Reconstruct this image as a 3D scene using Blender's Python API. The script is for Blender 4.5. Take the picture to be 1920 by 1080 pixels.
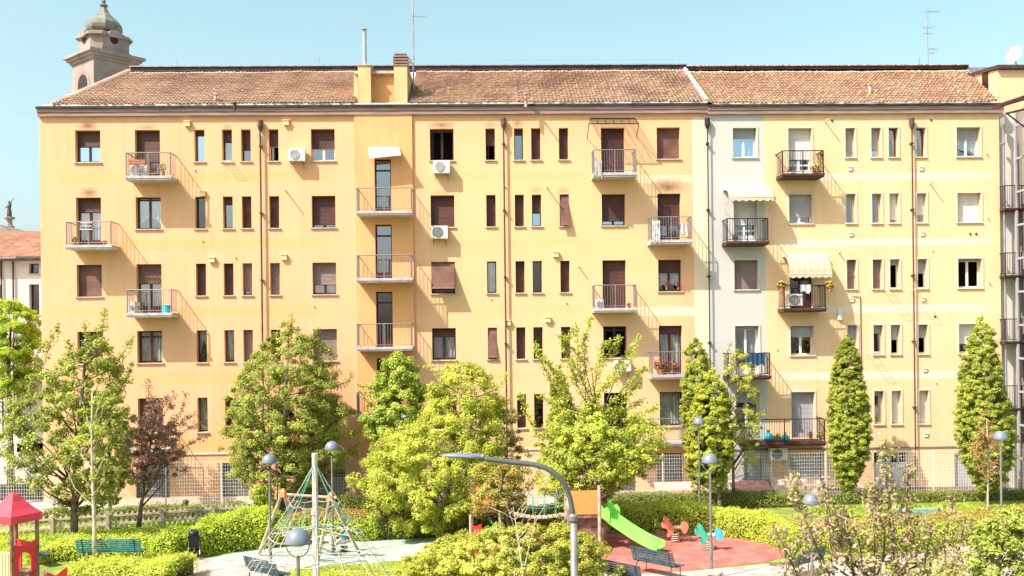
import bpy, math, random
import numpy as np
from mathutils import Vector, Matrix
for o in list(bpy.data.objects): bpy.data.objects.remove(o)
S = bpy.context.scene; C = S.collection
R = math.radians
# ---------------------------------------------------------------- camera
F, H, D, YH, YAW, ROLL = 1860.0, 7.5, 47.0, 640.0, 1.5, 0.65
cam = bpy.data.objects.new('camera', bpy.data.cameras.new('camera')); C.objects.link(cam)
cam.data.sensor_width = 36; cam.data.lens = F/1920*36; cam.data.shift_y = (YH-540)/1920
cam.data.clip_end = 3000; cam.data.clip_start = .1
CM = Matrix.Rotation(-R(YAW), 3, 'Z') @ Matrix.Rotation(math.pi/2, 3, 'X') @ Matrix.Rotation(-R(ROLL), 3, 'Z')
cam.matrix_world = Matrix.Translation((0, -D, H)) @ CM.to_4x4()
S.camera = cam
# ---------------------------------------------------------------- sky, sun, exposure
SUN = Vector((-1.45, -1.0, 2.05)).normalized()
w = bpy.data.worlds.new('World'); S.world = w; w.use_nodes = True
nt = w.node_tree; bg = nt.nodes['Background']
sky = nt.nodes.new('ShaderNodeTexSky'); sky.sky_type = 'NISHITA'; sky.sun_disc = False
sky.sun_elevation = math.asin(SUN.z); sky.sun_rotation = math.atan2(SUN.x, SUN.y)
sky.dust_density = 3.2; sky.ozone_density = .6; sky.air_density = 1.0
hs = nt.nodes.new('ShaderNodeHueSaturation'); hs.inputs['Hue'].default_value = .442; hs.inputs['Saturation'].default_value = .82
nt.links.new(sky.outputs[0], hs.inputs['Color']); nt.links.new(hs.outputs[0], bg.inputs[0])
bg.inputs[1].default_value = .125
sl = bpy.data.lights.new('sun', 'SUN'); sl.energy = 4.6; sl.angle = R(.5); sl.color = (1, .91, .79)
so = bpy.data.objects.new('sun', sl); C.objects.link(so)
so.rotation_euler = SUN.to_track_quat('Z', 'Y').to_euler(); so.location = SUN*60
S.view_settings.view_transform = 'Standard'; S.view_settings.look = 'None'
S.view_settings.exposure = 1.03; S.view_settings.gamma = 1
try: S.cycles.max_bounces = 6; S.cycles.transparent_max_bounces = 12
except Exception: pass
# ---------------------------------------------------------------- image point -> place on a real plane
def ray(px, py): return CM @ Vector(((px-960)/F, (YH-py)/F, -1))
def PY(px, py, Y=0.0):
    d = ray(px, py); t = (Y+D)/d.y
    return Vector((d.x*t, Y, H+d.z*t))
def PG(px, py, z=0.0):
    d = ray(px, py); t = (z-H)/d.z
    return Vector((d.x*t, -D+d.y*t, z))
# ---------------------------------------------------------------- object helpers
def tag(o, label=None, cat=None, group=None, kind=None):
    if label: o['label'] = label
    if cat: o['category'] = cat
    if group: o['group'] = group
    if kind: o['kind'] = kind
    return o
def thing(name, label, cat, loc=(0, 0, 0), rz=0, group=None):
    o = bpy.data.objects.new(name, None); C.objects.link(o); o.location = loc; o.rotation_euler.z = rz
    o.empty_display_size = .2
    return tag(o, label, cat, group)
class MB:
    def __init__(s): s.v = []; s.f = []
    def quad(s, a, b, c, d): n = len(s.v); s.v += [a, b, c, d]; s.f.append((n, n+1, n+2, n+3)); return s
    def poly(s, pts): n = len(s.v); s.v += list(pts); s.f.append(tuple(range(n, n+len(pts)))); return s
    def box(s, x0, x1, y0, y1, z0, z1):
        n = len(s.v)
        s.v += [(x0,y0,z0),(x1,y0,z0),(x1,y1,z0),(x0,y1,z0),(x0,y0,z1),(x1,y0,z1),(x1,y1,z1),(x0,y1,z1)]
        s.f += [tuple(n+i for i in q) for q in ((0,3,2,1),(4,5,6,7),(0,1,5,4),(1,2,6,5),(2,3,7,6),(3,0,4,7))]; return s
    def tube(s, pts, r, seg=6, cap=True):
        pts = [Vector(p) for p in pts]; rr = r if isinstance(r, (list, tuple)) else [r]*len(pts)
        n0 = len(s.v); up = Vector((.3, .1, 1)).normalized()
        for i, p in enumerate(pts):
            t = (pts[min(i+1, len(pts)-1)]-pts[max(i-1, 0)])
            if t.length < 1e-6: t = Vector((0, 0, 1))
            t.normalize(); a = t.cross(up)
            if a.length < .1: a = t.cross(Vector((1, 0, 0)))
            a.normalize(); b = t.cross(a)
            for k in range(seg):
                q = 2*math.pi*k/seg; s.v.append(tuple(p+(a*math.cos(q)+b*math.sin(q))*rr[i]))
        for i in range(len(pts)-1):
            for k in range(seg):
                s.f.append((n0+i*seg+k, n0+i*seg+(k+1) % seg, n0+(i+1)*seg+(k+1) % seg, n0+(i+1)*seg+k))
        if cap:
            s.f.append(tuple(n0+k for k in range(seg))[::-1]); s.f.append(tuple(n0+(len(pts)-1)*seg+k for k in range(seg)))
        return s
    def lathe(s, prof, c=(0, 0, 0), seg=16, sx=1, sy=1, rot=0):
        n0 = len(s.v)
        for (r, z) in prof:
            for k in range(seg):
                q = 2*math.pi*k/seg+rot; s.v.append((c[0]+r*math.cos(q)*sx, c[1]+r*math.sin(q)*sy, c[2]+z))
        for i in range(len(prof)-1):
            for k in range(seg):
                s.f.append((n0+i*seg+k, n0+i*seg+(k+1) % seg, n0+(i+1)*seg+(k+1) % seg, n0+(i+1)*seg+k))
        s.f.append(tuple(n0+k for k in range(seg))[::-1]); s.f.append(tuple(n0+(len(prof)-1)*seg+k for k in range(seg)))
        return s
    def prism(s, pts, y0, y1):      # outline in x,z given thickness along y
        n = len(s.v); m = len(pts)
        s.v += [(p[0], y0, p[1]) for p in pts]+[(p[0], y1, p[1]) for p in pts]
        s.f.append(tuple(range(n, n+m))); s.f.append(tuple(range(n+2*m-1, n+m-1, -1)))
        for i in range(m): j = (i+1) % m; s.f.append((n+i, n+m+i, n+m+j, n+j))
        return s
    def xf(s, M): s.v = [tuple(M @ Vector(p)) for p in s.v]; return s
    def add(s, o): n = len(s.v); s.v += o.v; s.f += [tuple(n+i for i in f) for f in o.f]; return s
    def build(s, name, m, parent=None, smooth=False, world=True):
        me = bpy.data.meshes.new(name); v = s.v
        root = parent
        off = Vector((0, 0, 0))
        if parent is not None and world:
            r = parent
            while r: off += r.location; r = r.parent
            v = [(p[0]-off.x, p[1]-off.y, p[2]-off.z) for p in v]
        me.from_pydata([tuple(p) for p in v], [], s.f); me.materials.append(m)
        if smooth: me.polygons.foreach_set('use_smooth', [True]*len(me.polygons))
        me.update(); o = bpy.data.objects.new(name, me); C.objects.link(o)
        if parent is not None: o.parent = parent
        return o
def copy_tree(o, parent=None):
    c = o.copy(); C.objects.link(c); c.parent = parent
    for ch in list(o.children): copy_tree(ch, c)
    return c
def centre(o, p):       # move a world-built mesh object's origin to p
    p = Vector(p); o.data.transform(Matrix.Translation(-p)); o.location = p; return o
# ---------------------------------------------------------------- materials
def lin(c): return tuple((x/12.92 if x <= .04045 else ((x+.055)/1.055)**2.4) for x in (v/255 for v in c))
MATS = {}
def N(nt, t, **kw):
    n = nt.nodes.new(t)
    for k, v in kw.items(): setattr(n, k, v)
    return n
def mat(name, col, rough=.7, var=.12, scale=3., metal=0, bump=0, bscale=40, spec=.3, col2=None, island=False, stretch=None):
    m = bpy.data.materials.new(name); m.use_nodes = True; t = m.node_tree; b = t.nodes['Principled BSDF']
    b.inputs['Roughness'].default_value = rough; b.inputs['Metallic'].default_value = metal
    b.inputs['Specular IOR Level'].default_value = spec
    g = N(t, 'ShaderNodeNewGeometry'); nz = N(t, 'ShaderNodeTexNoise'); nz.inputs['Scale'].default_value = scale; nz.inputs['Detail'].default_value = 6
    src = g.outputs['Position']
    if stretch:
        mp = N(t, 'ShaderNodeMapping'); mp.inputs['Scale'].default_value = stretch; t.links.new(src, mp.inputs[0]); src = mp.outputs[0]
    t.links.new(src, nz.inputs['Vector'])
    mx = N(t, 'ShaderNodeMix', data_type='RGBA')
    c2 = col2 or tuple(c*(1-var*2) for c in col)
    mx.inputs['A'].default_value = (*[min(1, c*(1+var*.6)) for c in col], 1); mx.inputs['B'].default_value = (*c2, 1)
    mr = N(t, 'ShaderNodeMapRange'); mr.inputs[1].default_value = .35; mr.inputs[2].default_value = .65
    if island:
        t.links.new(g.outputs['Random Per Island'], mx.inputs['Factor'])
    else:
        t.links.new(nz.outputs[0], mr.inputs[0]); t.links.new(mr.outputs[0], mx.inputs['Factor'])
    t.links.new(mx.outputs['Result'], b.inputs['Base Color'])
    if bump:
        bp = N(t, 'ShaderNodeBump'); n2 = N(t, 'ShaderNodeTexNoise'); n2.inputs['Scale'].default_value = bscale; n2.inputs['Detail'].default_value = 5
        t.links.new(g.outputs['Position'], n2.inputs['Vector']); t.links.new(n2.outputs[0], bp.inputs['Height']); bp.inputs['Strength'].default_value = bump
        t.links.new(bp.outputs[0], b.inputs['Normal'])
    MATS[name] = m; return m
def leafmat(name, c1, c2, trans=.35, rough=.5):
    m = bpy.data.materials.new(name); m.use_nodes = True; t = m.node_tree; b = t.nodes['Principled BSDF']; out = t.nodes['Material Output']
    b.inputs['Roughness'].default_value = rough; b.inputs['Specular IOR Level'].default_value = .35
    g = N(t, 'ShaderNodeNewGeometry'); nz = N(t, 'ShaderNodeTexNoise'); nz.inputs['Scale'].default_value = .9; nz.inputs['Detail'].default_value = 2
    t.links.new(g.outputs['Position'], nz.inputs['Vector'])
    ad = N(t, 'ShaderNodeMath', operation='MULTIPLY_ADD'); ad.inputs[1].default_value = .55
    mr = N(t, 'ShaderNodeMapRange'); mr.inputs[1].default_value = .3; mr.inputs[2].default_value = .7; mr.inputs[3].default_value = 0; mr.inputs[4].default_value = .5
    t.links.new(nz.outputs[0], mr.inputs[0]); t.links.new(g.outputs['Random Per Island'], ad.inputs[0]); t.links.new(mr.outputs[0], ad.inputs[2])
    mx = N(t, 'ShaderNodeMix', data_type='RGBA'); mx.inputs['A'].default_value = (*c1, 1); mx.inputs['B'].default_value = (*c2, 1)
    t.links.new(ad.outputs[0], mx.inputs['Factor']); t.links.new(mx.outputs['Result'], b.inputs['Base Color'])
    tr = N(t, 'ShaderNodeBsdfTranslucent'); t.links.new(mx.outputs['Result'], tr.inputs[0])
    ms = N(t, 'ShaderNodeMixShader'); ms.inputs[0].default_value = trans
    t.links.new(b.outputs[0], ms.inputs[1]); t.links.new(tr.outputs[0], ms.inputs[2]); t.links.new(ms.outputs[0], out.inputs[0])
    MATS[name] = m; return m
def glassmat(name, fac, tint=(.8, .85, .88), refl=(.9, .95, 1)):
    m = bpy.data.materials.new(name); m.use_nodes = True; t = m.node_tree; out = t.nodes['Material Output']; t.nodes.remove(t.nodes['Principled BSDF'])
    a = N(t, 'ShaderNodeBsdfTransparent'); a.inputs[0].default_value = (*tint, 1)
    g = N(t, 'ShaderNodeBsdfGlossy'); g.inputs[0].default_value = (*refl, 1); g.inputs['Roughness'].default_value = .02
    ms = N(t, 'ShaderNodeMixShader'); ms.inputs[0].default_value = fac
    t.links.new(a.outputs[0], ms.inputs[1]); t.links.new(g.outputs[0], ms.inputs[2]); t.links.new(ms.outputs[0], out.inputs[0])
    MATS[name] = m; return m
def wallmat(name, base, var, patches, bands=None):
    """plaster: cloudy variation, vertical wash streaks, plus named patches (cx,cz,hx,hz,edge,colour,amount,noisy)"""
    m = bpy.data.materials.new(name); m.use_nodes = True; t = m.node_tree; b = t.nodes['Principled BSDF']; L = t.links.new
    b.inputs['Roughness'].default_value = .9; b.inputs['Specular IOR Level'].default_value = .15
    g = N(t, 'ShaderNodeNewGeometry'); P = g.outputs['Position']
    n1 = N(t, 'ShaderNodeTexNoise'); n1.inputs['Scale'].default_value = .45; n1.inputs['Detail'].default_value = 7; L(P, n1.inputs['Vector'])
    mp = N(t, 'ShaderNodeMapping'); mp.inputs['Scale'].default_value = (2.2, 1, .16); L(P, mp.inputs[0])
    n2 = N(t, 'ShaderNodeTexNoise'); n2.inputs['Scale'].default_value = 1.3; n2.inputs['Detail'].default_value = 6; L(mp.outputs[0], n2.inputs['Vector'])
    mp2 = N(t, 'ShaderNodeMapping'); mp2.inputs['Scale'].default_value = (7, 1, .35); L(P, mp2.inputs[0])
    n5 = N(t, 'ShaderNodeTexNoise'); n5.inputs['Scale'].default_value = 1.1; n5.inputs['Detail'].default_value = 5; L(mp2.outputs[0], n5.inputs['Vector'])
    n3 = N(t, 'ShaderNodeTexNoise'); n3.inputs['Scale'].default_value = 5; n3.inputs['Detail'].default_value = 6; L(P, n3.inputs['Vector'])
    sep = N(t, 'ShaderNodeSeparateXYZ'); L(P, sep.inputs[0])
    def mixc(fac, A, Bc, mode='MIX'):
        x = N(t, 'ShaderNodeMix', data_type='RGBA', blend_type=mode)
        if isinstance(fac, float): x.inputs['Factor'].default_value = fac
        else: L(fac, x.inputs['Factor'])
        for k, v in (('A', A), ('B', Bc)):
            if isinstance(v, tuple): x.inputs[k].default_value = (*v, 1)
            else: L(v, x.inputs[k])
        return x.outputs['Result']
    def mrange(o, a, bb, c=0., d=1.):
        x = N(t, 'ShaderNodeMapRange'); L(o, x.inputs[0])
        for i, v in enumerate((a, bb, c, d)): x.inputs[i+1].default_value = v
        return x.outputs[0]
    col = mixc(mrange(n1.outputs[0], .35, .65), base, var)
    col = mixc(mrange(n2.outputs[0], .5, .75, 0, .35), col, tuple(c*.82 for c in base))
    col = mixc(mrange(n2.outputs[0], .45, .25, 0, .3), col, tuple(min(.9, c*1.15+.03) for c in base))
    col = mixc(mrange(n5.outputs[0], .54, .74, 0, .28), col, tuple(c*k_ for c, k_ in zip(base, (.86, .74, .66))))
    col = mixc(mrange(n3.outputs[0], .52, .78, 0, .3), col, tuple(c*.8 for c in base))
    for (cx, cz, hx, hz, edge, c, amt, noisy) in patches:
        a = N(t, 'ShaderNodeVectorMath', operation='SUBTRACT'); L(P, a.inputs[0]); a.inputs[1].default_value = (cx, 0, cz)
        d = N(t, 'ShaderNodeVectorMath', operation='MULTIPLY'); L(a.outputs[0], d.inputs[0]); d.inputs[1].default_value = (1/hx, 0, 1/hz)
        if noisy:
            ln = N(t, 'ShaderNodeVectorMath', operation='LENGTH'); L(d.outputs[0], ln.inputs[0])
            q = N(t, 'ShaderNodeMath', operation='MULTIPLY_ADD'); L(n3.outputs[0], q.inputs[0]); q.inputs[1].default_value = .9; q.inputs[2].default_value = -.45
            q2 = N(t, 'ShaderNodeMath', operation='ADD'); L(ln.outputs['Value'], q2.inputs[0]); L(q.outputs[0], q2.inputs[1]); v = q2.outputs[0]
        else:
            e = N(t, 'ShaderNodeVectorMath', operation='ABSOLUTE'); L(d.outputs[0], e.inputs[0]); s = N(t, 'ShaderNodeSeparateXYZ'); L(e.outputs[0], s.inputs[0])
            q = N(t, 'ShaderNodeMath', operation='MAXIMUM'); L(s.outputs[0], q.inputs[0]); L(s.outputs[2], q.inputs[1]); v = q.outputs[0]
        f = mrange(v, 1, 1-edge, 0, amt)
        col = mixc(f, col, c)
    b.inputs['Base Color'].default_value = (*base, 1); L(mixc(1., col, (.84, .835, .83), 'MULTIPLY'), b.inputs['Base Color'])
    bp = N(t, 'ShaderNodeBump'); n4 = N(t, 'ShaderNodeTexNoise'); n4.inputs['Scale'].default_value = 25; n4.inputs['Detail'].default_value = 4; L(P, n4.inputs['Vector'])
    L(n4.outputs[0], bp.inputs['Height']); bp.inputs['Strength'].default_value = .12; bp.inputs['Distance'].default_value = .02; L(bp.outputs[0], b.inputs['Normal'])
    MATS[name] = m; return m
M = MATS
mat('brown_shutter', (.085, .034, .026), .5, .15, 2); mat('red_shutter', (.17, .08, .062), .5, .15, 2)
mat('grey_shutter', (.33, .33, .36), .5, .06, 2); mat('taupe_shutter', (.23, .165, .15), .5, .1, 2); mat('white_shutter', (.6, .59, .58), .5, .05, 2)
mat('brown_frame', (.05, .016, .013), .4, .1, 4); mat('white_frame', (.66, .65, .63), .4, .04, 4); mat('dark_frame', (.03, .02, .025), .4, .1, 4)
mat('curtain', (.55, .53, .5), .9, .25, 6, stretch=(3, 3, .3)); mat('room', (.035, .016, .014), .9, .3, .8)  # the room tone is near-black, painting the shade of unlit rooms
mat('stone_sill', (.52, .43, .34), .8, .12, 6); mat('pale_surround', (.6, .52, .41), .8, .08, 4)
mat('rail_metal', (.24, .21, .22), .5, .1, 8, metal=.3); mat('dark_rail', (.03, .018, .018), .5, .2, 8); mat('slab', (.46, .42, .43), .8, .1, 5); mat('dark_slab', (.08, .035, .03), .8, .2, 5)
mat('ac_white', (.68, .66, .62), .45, .05, 5); mat('ac_dark', (.12, .11, .12), .5, .1, 5)
mat('cornice', (.32, .21, .19), .75, .15, 1.5, stretch=(.6, 1, 8)); mat('gutter', (.05, .03, .03), .6, .3, 2); mat('pipe_metal', (.10, .06, .05), .5, .25, 3)
mat('zinc', (.36, .37, .38), .4, .15, 4, metal=.5); mat('steel', (.5, .5, .52), .35, .1, 4, metal=.6)
mat('rust', (.2, .06, .045), .85, .4, 6, col2=(.55, .5, .47)); mat('white_paint', (.68, .66, .62), .5, .05, 5); mat('black_plastic', (.015, .015, .018), .5, .2, 5)
glassmat('glass', .28); glassmat('sky_glass', .62, refl=(.62, .82, 1)); glassmat('dim_glass', .12)
# ================================================================ THE LARGE STRUCTURE
# ---- facade materials
def pz(px, py, Y=0): p = PY(px, py, Y); return p.x, p.z
def rect(x0, y0, x1, y1, col, amt, edge=.08, noisy=False):
    a = pz(x0, y0); b = pz(x1, y1); return ((a[0]+b[0])/2, (a[1]+b[1])/2, abs(b[0]-a[0])/2, abs(a[1]-b[1])/2, edge, col, amt, noisy)
AB = (.86, .505, .30); AV = (.84, .475, .26)
soot = (.07, .045, .04)
light = (.82, .58, .29)
pa = [rect(776, 220, 1300, 960, (.82, .57, .30), .6, .25), rect(860, 560, 1300, 960, (.83, .56, .34), .5, .5),
      rect(386, 226, 397, 860, light, .45), rect(527, 226, 536, 860, light, .4), rect(1071, 226, 1080, 900, light, .4),
      rect(1194, 328, 1300, 342, (.82, .66, .48), .75, .1), rect(1194, 575, 1304, 592, (.84, .7, .52), .8, .1), rect(1298, 218, 1335, 960, (.80, .68, .5), .95, .01)]
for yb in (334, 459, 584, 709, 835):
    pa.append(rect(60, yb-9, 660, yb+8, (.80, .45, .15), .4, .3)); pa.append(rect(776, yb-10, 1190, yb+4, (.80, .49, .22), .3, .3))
for (x, y, hx, hy, a) in ((165, 238, 18, 7, .75), (167, 364, 16, 9, .7), (277, 240, 16, 5, .4), (427, 240, 9, 5, .45), (828, 236, 24, 6, .65), (919, 236, 10, 6, .35), (1252, 354, 34, 14, .75), (1056, 360, 12, 7, .3), (970, 234, 10, 7, .55), (1005, 358, 12, 6, .3), (829, 362, 16, 6, .3), (300, 470, 120, 40, .0)):
    if a: pa.append(rect(x-hx*1.25, y-hy*1.7, x+hx*1.25, y+hy*1.1, soot, min(.95, a*1.05), 1.0, True))
wallmat('orange_plaster', AB, AV, pa)
wallmat('bay_plaster', (.84, .455, .215), (.82, .425, .19), [rect(668, 405, 772, 960, (.80, .42, .16), .4, .5)])
pb = [rect(1320, 190, 1441, 1000, (.56, .56, .54), 1., .005)]
for yb in (331, 454, 579, 703): pb.append(rect(1441, yb-6, 1880, yb+6, (.76, .70, .64), .6, .25))
for (x0, x1) in ((1588, 1600), (1652, 1658), (1800, 1815)): pb.append(rect(x0, 230, x1, 840, (.76, .58, .33), .4, .3))
for (x, y, hx, hy, a) in ((1644, 480, 12, 12, .3), (1597, 480, 10, 10, .25), (1730, 232, 12, 5, .3)): pb.append(rect(x-hx, y-hy, x+hx, y+hy, (.7, .4, .2), a, .9, True))
wallmat('yellow_plaster', (.86, .60, .37), (.84, .565, .33), pb)
wallmat('white_plaster', (.7, .68, .64), (.64, .62, .58), []); wallmat('stone_tower', (.40, .345, .30), (.29, .245, .21), [])
wallmat('low_plaster', (.75, .7, .66), (.7, .62, .58), [])
# ---- wall with real openings
def wall(parent, x0, x1, z0, z1, ops, m, y=0., depth=.36, thick=.3, name='wall', ends=True):
    """ops: list of (ux0,ux1,zb,zt); openings cut as columns"""
    b = MB(); cols = {}
    for o in ops: cols.setdefault((round(o[0], 3), round(o[1], 3)), []).append(o)
    xs = x0
    for (a, c) in sorted(cols):
        if a > xs: b.quad((xs, y, z0), (a, y, z0), (a, y, z1), (xs, y, z1))
        zz = z0
        for o in sorted(cols[(a, c)], key=lambda q: q[2]):
            if o[2] > zz+1e-4: b.quad((a, y, zz), (c, y, zz), (c, y, o[2]), (a, y, o[2]))
            q = y+depth
            b.quad((a, y, o[2]), (a, q, o[2]), (a, q, o[3]), (a, y, o[3])); b.quad((c, q, o[2]), (c, y, o[2]), (c, y, o[3]), (c, q, o[3]))
            b.quad((a, y, o[3]), (a, q, o[3]), (c, q, o[3]), (c, y, o[3])); b.quad((a, q, o[2]), (a, y, o[2]), (c, y, o[2]), (c, q, o[2]))
            zz = o[3]
        if zz < z1: b.quad((a, y, zz), (c, y, zz), (c, y, z1), (a, y, z1))
        xs = c
    if xs < x1: b.quad((xs, y, z0), (x1, y, z0), (x1, y, z1), (xs, y, z1))
    if ends:
        b.quad((x0, y+10, z0), (x0, y, z0), (x0, y, z1), (x0, y+10, z1)); b.quad((x1, y, z0), (x1, y+10, z0), (x1, y+10, z1), (x1, y, z1))
        b.quad((x1, y+10, z0), (x0, y+10, z0), (x0, y+10, z1), (x1, y+10, z1))
    return b.build(name, m, parent)
def slats(b, x0, x1, z0, z1, y, pitch=.06, d=.012):
    n = max(2, int((z1-z0)/pitch)); h = (z1-z0)/n
    for i in range(n):
        a = z0+i*h; c = a+h
        b.quad((x0, y-d, a), (x1, y-d, a), (x1, y, c-.006), (x0, y, c-.006)); b.quad((x0, y, c-.006), (x1, y, c-.006), (x1, y-d, c), (x0, y-d, c))
rnd = random.Random(5)
def curtain_mb(x0, x1, z0, z1, y, style=0):
    b = MB(); n = max(8, int((x1-x0)/.045)); pts = []
    for i in range(n+1):
        t = i/n; x = x0+(x1-x0)*t; yy = y+.03*math.sin(i*1.9+rnd.random()*.8)
        zz = z0
        if style == 1: zz = z0+(z1-z0)*.55*math.sin(math.pi*t)**.6*.6
        if style == 2: zz = z1-(z1-z0)*(.25+.55*abs(1-2*t))
        pts.append((x, yy, zz))
    for i in range(n):
        a, c = pts[i], pts[i+1]; b.quad(a, c, (c[0], c[1], z1), (a[0], a[1], z1))
    return b
def window(bld, o, sh=0., shm='brown_shutter', fr='brown_frame', n=2, glass='glass', cur=None, sill=True, y=0., door=False, tilt=False, surround=False, label=None, openw=False, mid=None, curr=None):
    """one window: frame mesh, children shutter / pane / sill / curtain"""
    x0, x1, z0, z1 = o; d = y+.29; w_ = x1-x0; t = .06 if w_ > .7 else .045
    f = MB(); pn = MB(); yf = d; e = .003
    X0, X1, Z0, Z1 = x0+e, x1-e, z0+e, z1-e
    f.box(X0, X0+t, yf, yf+.06, Z0, Z1); f.box(X1-t, X1, yf, yf+.06, Z0, Z1); f.box(X0+t, X1-t, yf, yf+.06, Z0, Z0+t+.02); f.box(X0+t, X1-t, yf, yf+.06, Z1-t, Z1)
    if sh > 0 and sh < .97: f.box(X0+t, X1-t, yf+.01, yf+.05, z1-sh*(z1-z0)-.05, z1-sh*(z1-z0)+.01)
    if mid: f.box(X0+t, X1-t, yf+.01, yf+.05, z0+mid*(z1-z0)-.04, z0+mid*(z1-z0)+.04)
    k = n if w_ > .7 else 1
    for i in range(1, k): xm = x0+(x1-x0)*i/k; f.box(xm-.055, xm+.055, yf-.006, yf+.055, Z0+t+.022, Z1-t-.002)
    if openw:      # casement swung into the room
        f.box(X0+.1, X0+.15, yf+.06, yf+.5, Z0+.1, Z1-.1)
    if door:
        f.box(X0+t, X1-t, yf+.005, yf+.05, z0+.08, z0+.35)
    wn = f.build('balcony_door' if door else 'window', M[fr], bld)
    if label: wn['label'] = label
    if not openw: pn.quad((X0+t, yf+.03, Z0+t), (X1-t, yf+.03, Z0+t), (X1-t, yf+.03, Z1-t), (X0+t, yf+.03, Z1-t)).build('pane', M[glass], wn)
    if cur is not None and sh < .95: 
        zt = z1-sh*(z1-z0)*.9
        if curr: b = curtain_mb(x0+t, x0+t+(w_-2*t)*.4, z0+.1, zt, d+.12); b.add(curtain_mb(x0+w_*.58, x1-t, z0+.1, zt, d+.12))
        else: b = curtain_mb(x0+t, x1-t, z0+.08, zt, d+.12, cur)
        b.build('curtain', M['curtain'], wn)
    if sh > 0:
        b = MB(); zb = z1-sh*(z1-z0)
        if tilt:
            hgt = (z1-zb); a = R(tilt)
            slats(b, X0+.01, X1-.01, 0, hgt, 0); b.box(X0+.01, X1-.01, -.015, .02, -.05, 0)
            b.xf(Matrix.Translation((0, y+.1, z1-.02)) @ Matrix.Rotation(-a, 4, 'X') @ Matrix.Translation((0, 0, -hgt)))
            zq = z1-.02-hgt*math.cos(a)*.98; yq = y+.1-hgt*math.sin(a)*.98
            for xx in (X0+.04, X1-.04): b.tube([(xx, y+.1, z1-.02-hgt*.5), (xx, yq+.03, zq+.05)], .012)
        else:
            slats(b, X0+.01, X1-.01, zb, Z1, d-.03); b.box(X0+.01, X1-.01, d-.05, d-.02, zb-.03, zb)
        b.build('shutter', M[shm], wn)
    if sill and not door:
        b = MB(); b.box(x0-.07, x1+.07, y-.07, y+.0-.002, z0-.055, z0-.004); b.build('sill', M['stone_sill' if not surround else 'pale_surround'], wn)
    if surround:
        b = MB(); s = .075; q = y-.035; r = y-.003
        b.box(x0-s, x0, q, r, z0, z1+s); b.box(x1, x1+s, q, r, z0, z1+s); b.box(x0, x1, q, r, z1, z1+s); b.build('surround', M['pale_surround'], wn)
    return wn
def balcony(bld, px0, px1, zf, depth=1.03, y=0., slabm='slab', railm='rail_metal', th=.2, rh=1.06, yref=None, dark=False, solid=False, plants=False):
    a = PY(px0, yref, y-depth).x; c = PY(px1, yref, y-depth).x
    b = MB(); b.box(a, c, y-depth, y-.002, zf-th, zf); b.box(a-.03, c+.03, y-depth-.03, y-depth-.002, zf-th*.62, zf-.004)
    s = b.build('balcony', M[slabm], bld)
    r = MB(); t = .02; yy = y-depth+.03
    x0, x1 = a+.03, c-.03
    for (p, q) in (((x0, yy), (x1, yy)), ((x0, yy), (x0, y-.01)), ((x1, yy), (x1, y-.01))):
        r.tube([(p[0], p[1], zf+rh), (q[0], q[1], zf+rh)], .024); r.tube([(p[0], p[1], zf+.09), (q[0], q[1], zf+.09)], .015)
        L = math.dist(p, q); n = max(2, int(L/.115))
        for i in range(1, n): u = i/n; X = p[0]+(q[0]-p[0])*u; Y = p[1]+(q[1]-p[1])*u; r.box(X-.007, X+.007, Y-.007, Y+.007, zf+.09, zf+rh)
    for X in (x0, (x0+x1)/2, x1): r.box(X-.022, X+.022, yy-.022, yy+.022, zf-.18, zf+rh)
    r.build('railing', M[railm], s)
    return s, x0, x1, yy
def curved_unused(): pass
# ================================================================ BUILDING A (orange)
ZT = [17.62, 14.47, 11.32, 8.18, 5.02]; HW = 1.46; HD = 2.32
A = thing('apartment_building', 'long orange and yellow plastered apartment block with brown roller shutters, behind the playground trees', 'building', (-5, 0, 0))
XA0 = PY(78, 600).x; XA1 = PY(1328, 400).x
def col(px0, px1, py=270): return PY(px0, py).x, PY(px1, py).x
CA = {1: col(141, 188), 2: col(253, 300), 3: col(364.5, 383.5), 4: col(416.5, 435), 5: col(452, 470), 6: col(503.5, 522), 7: col(583, 627.5),
      9: col(806, 850.5), 10: col(910.5, 928), 11: col(964, 981), 12: col(996, 1013.5), 13: col(1048, 1065.5), 14: col(1127, 1171), 15: col(1231.5, 1275)}
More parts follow.
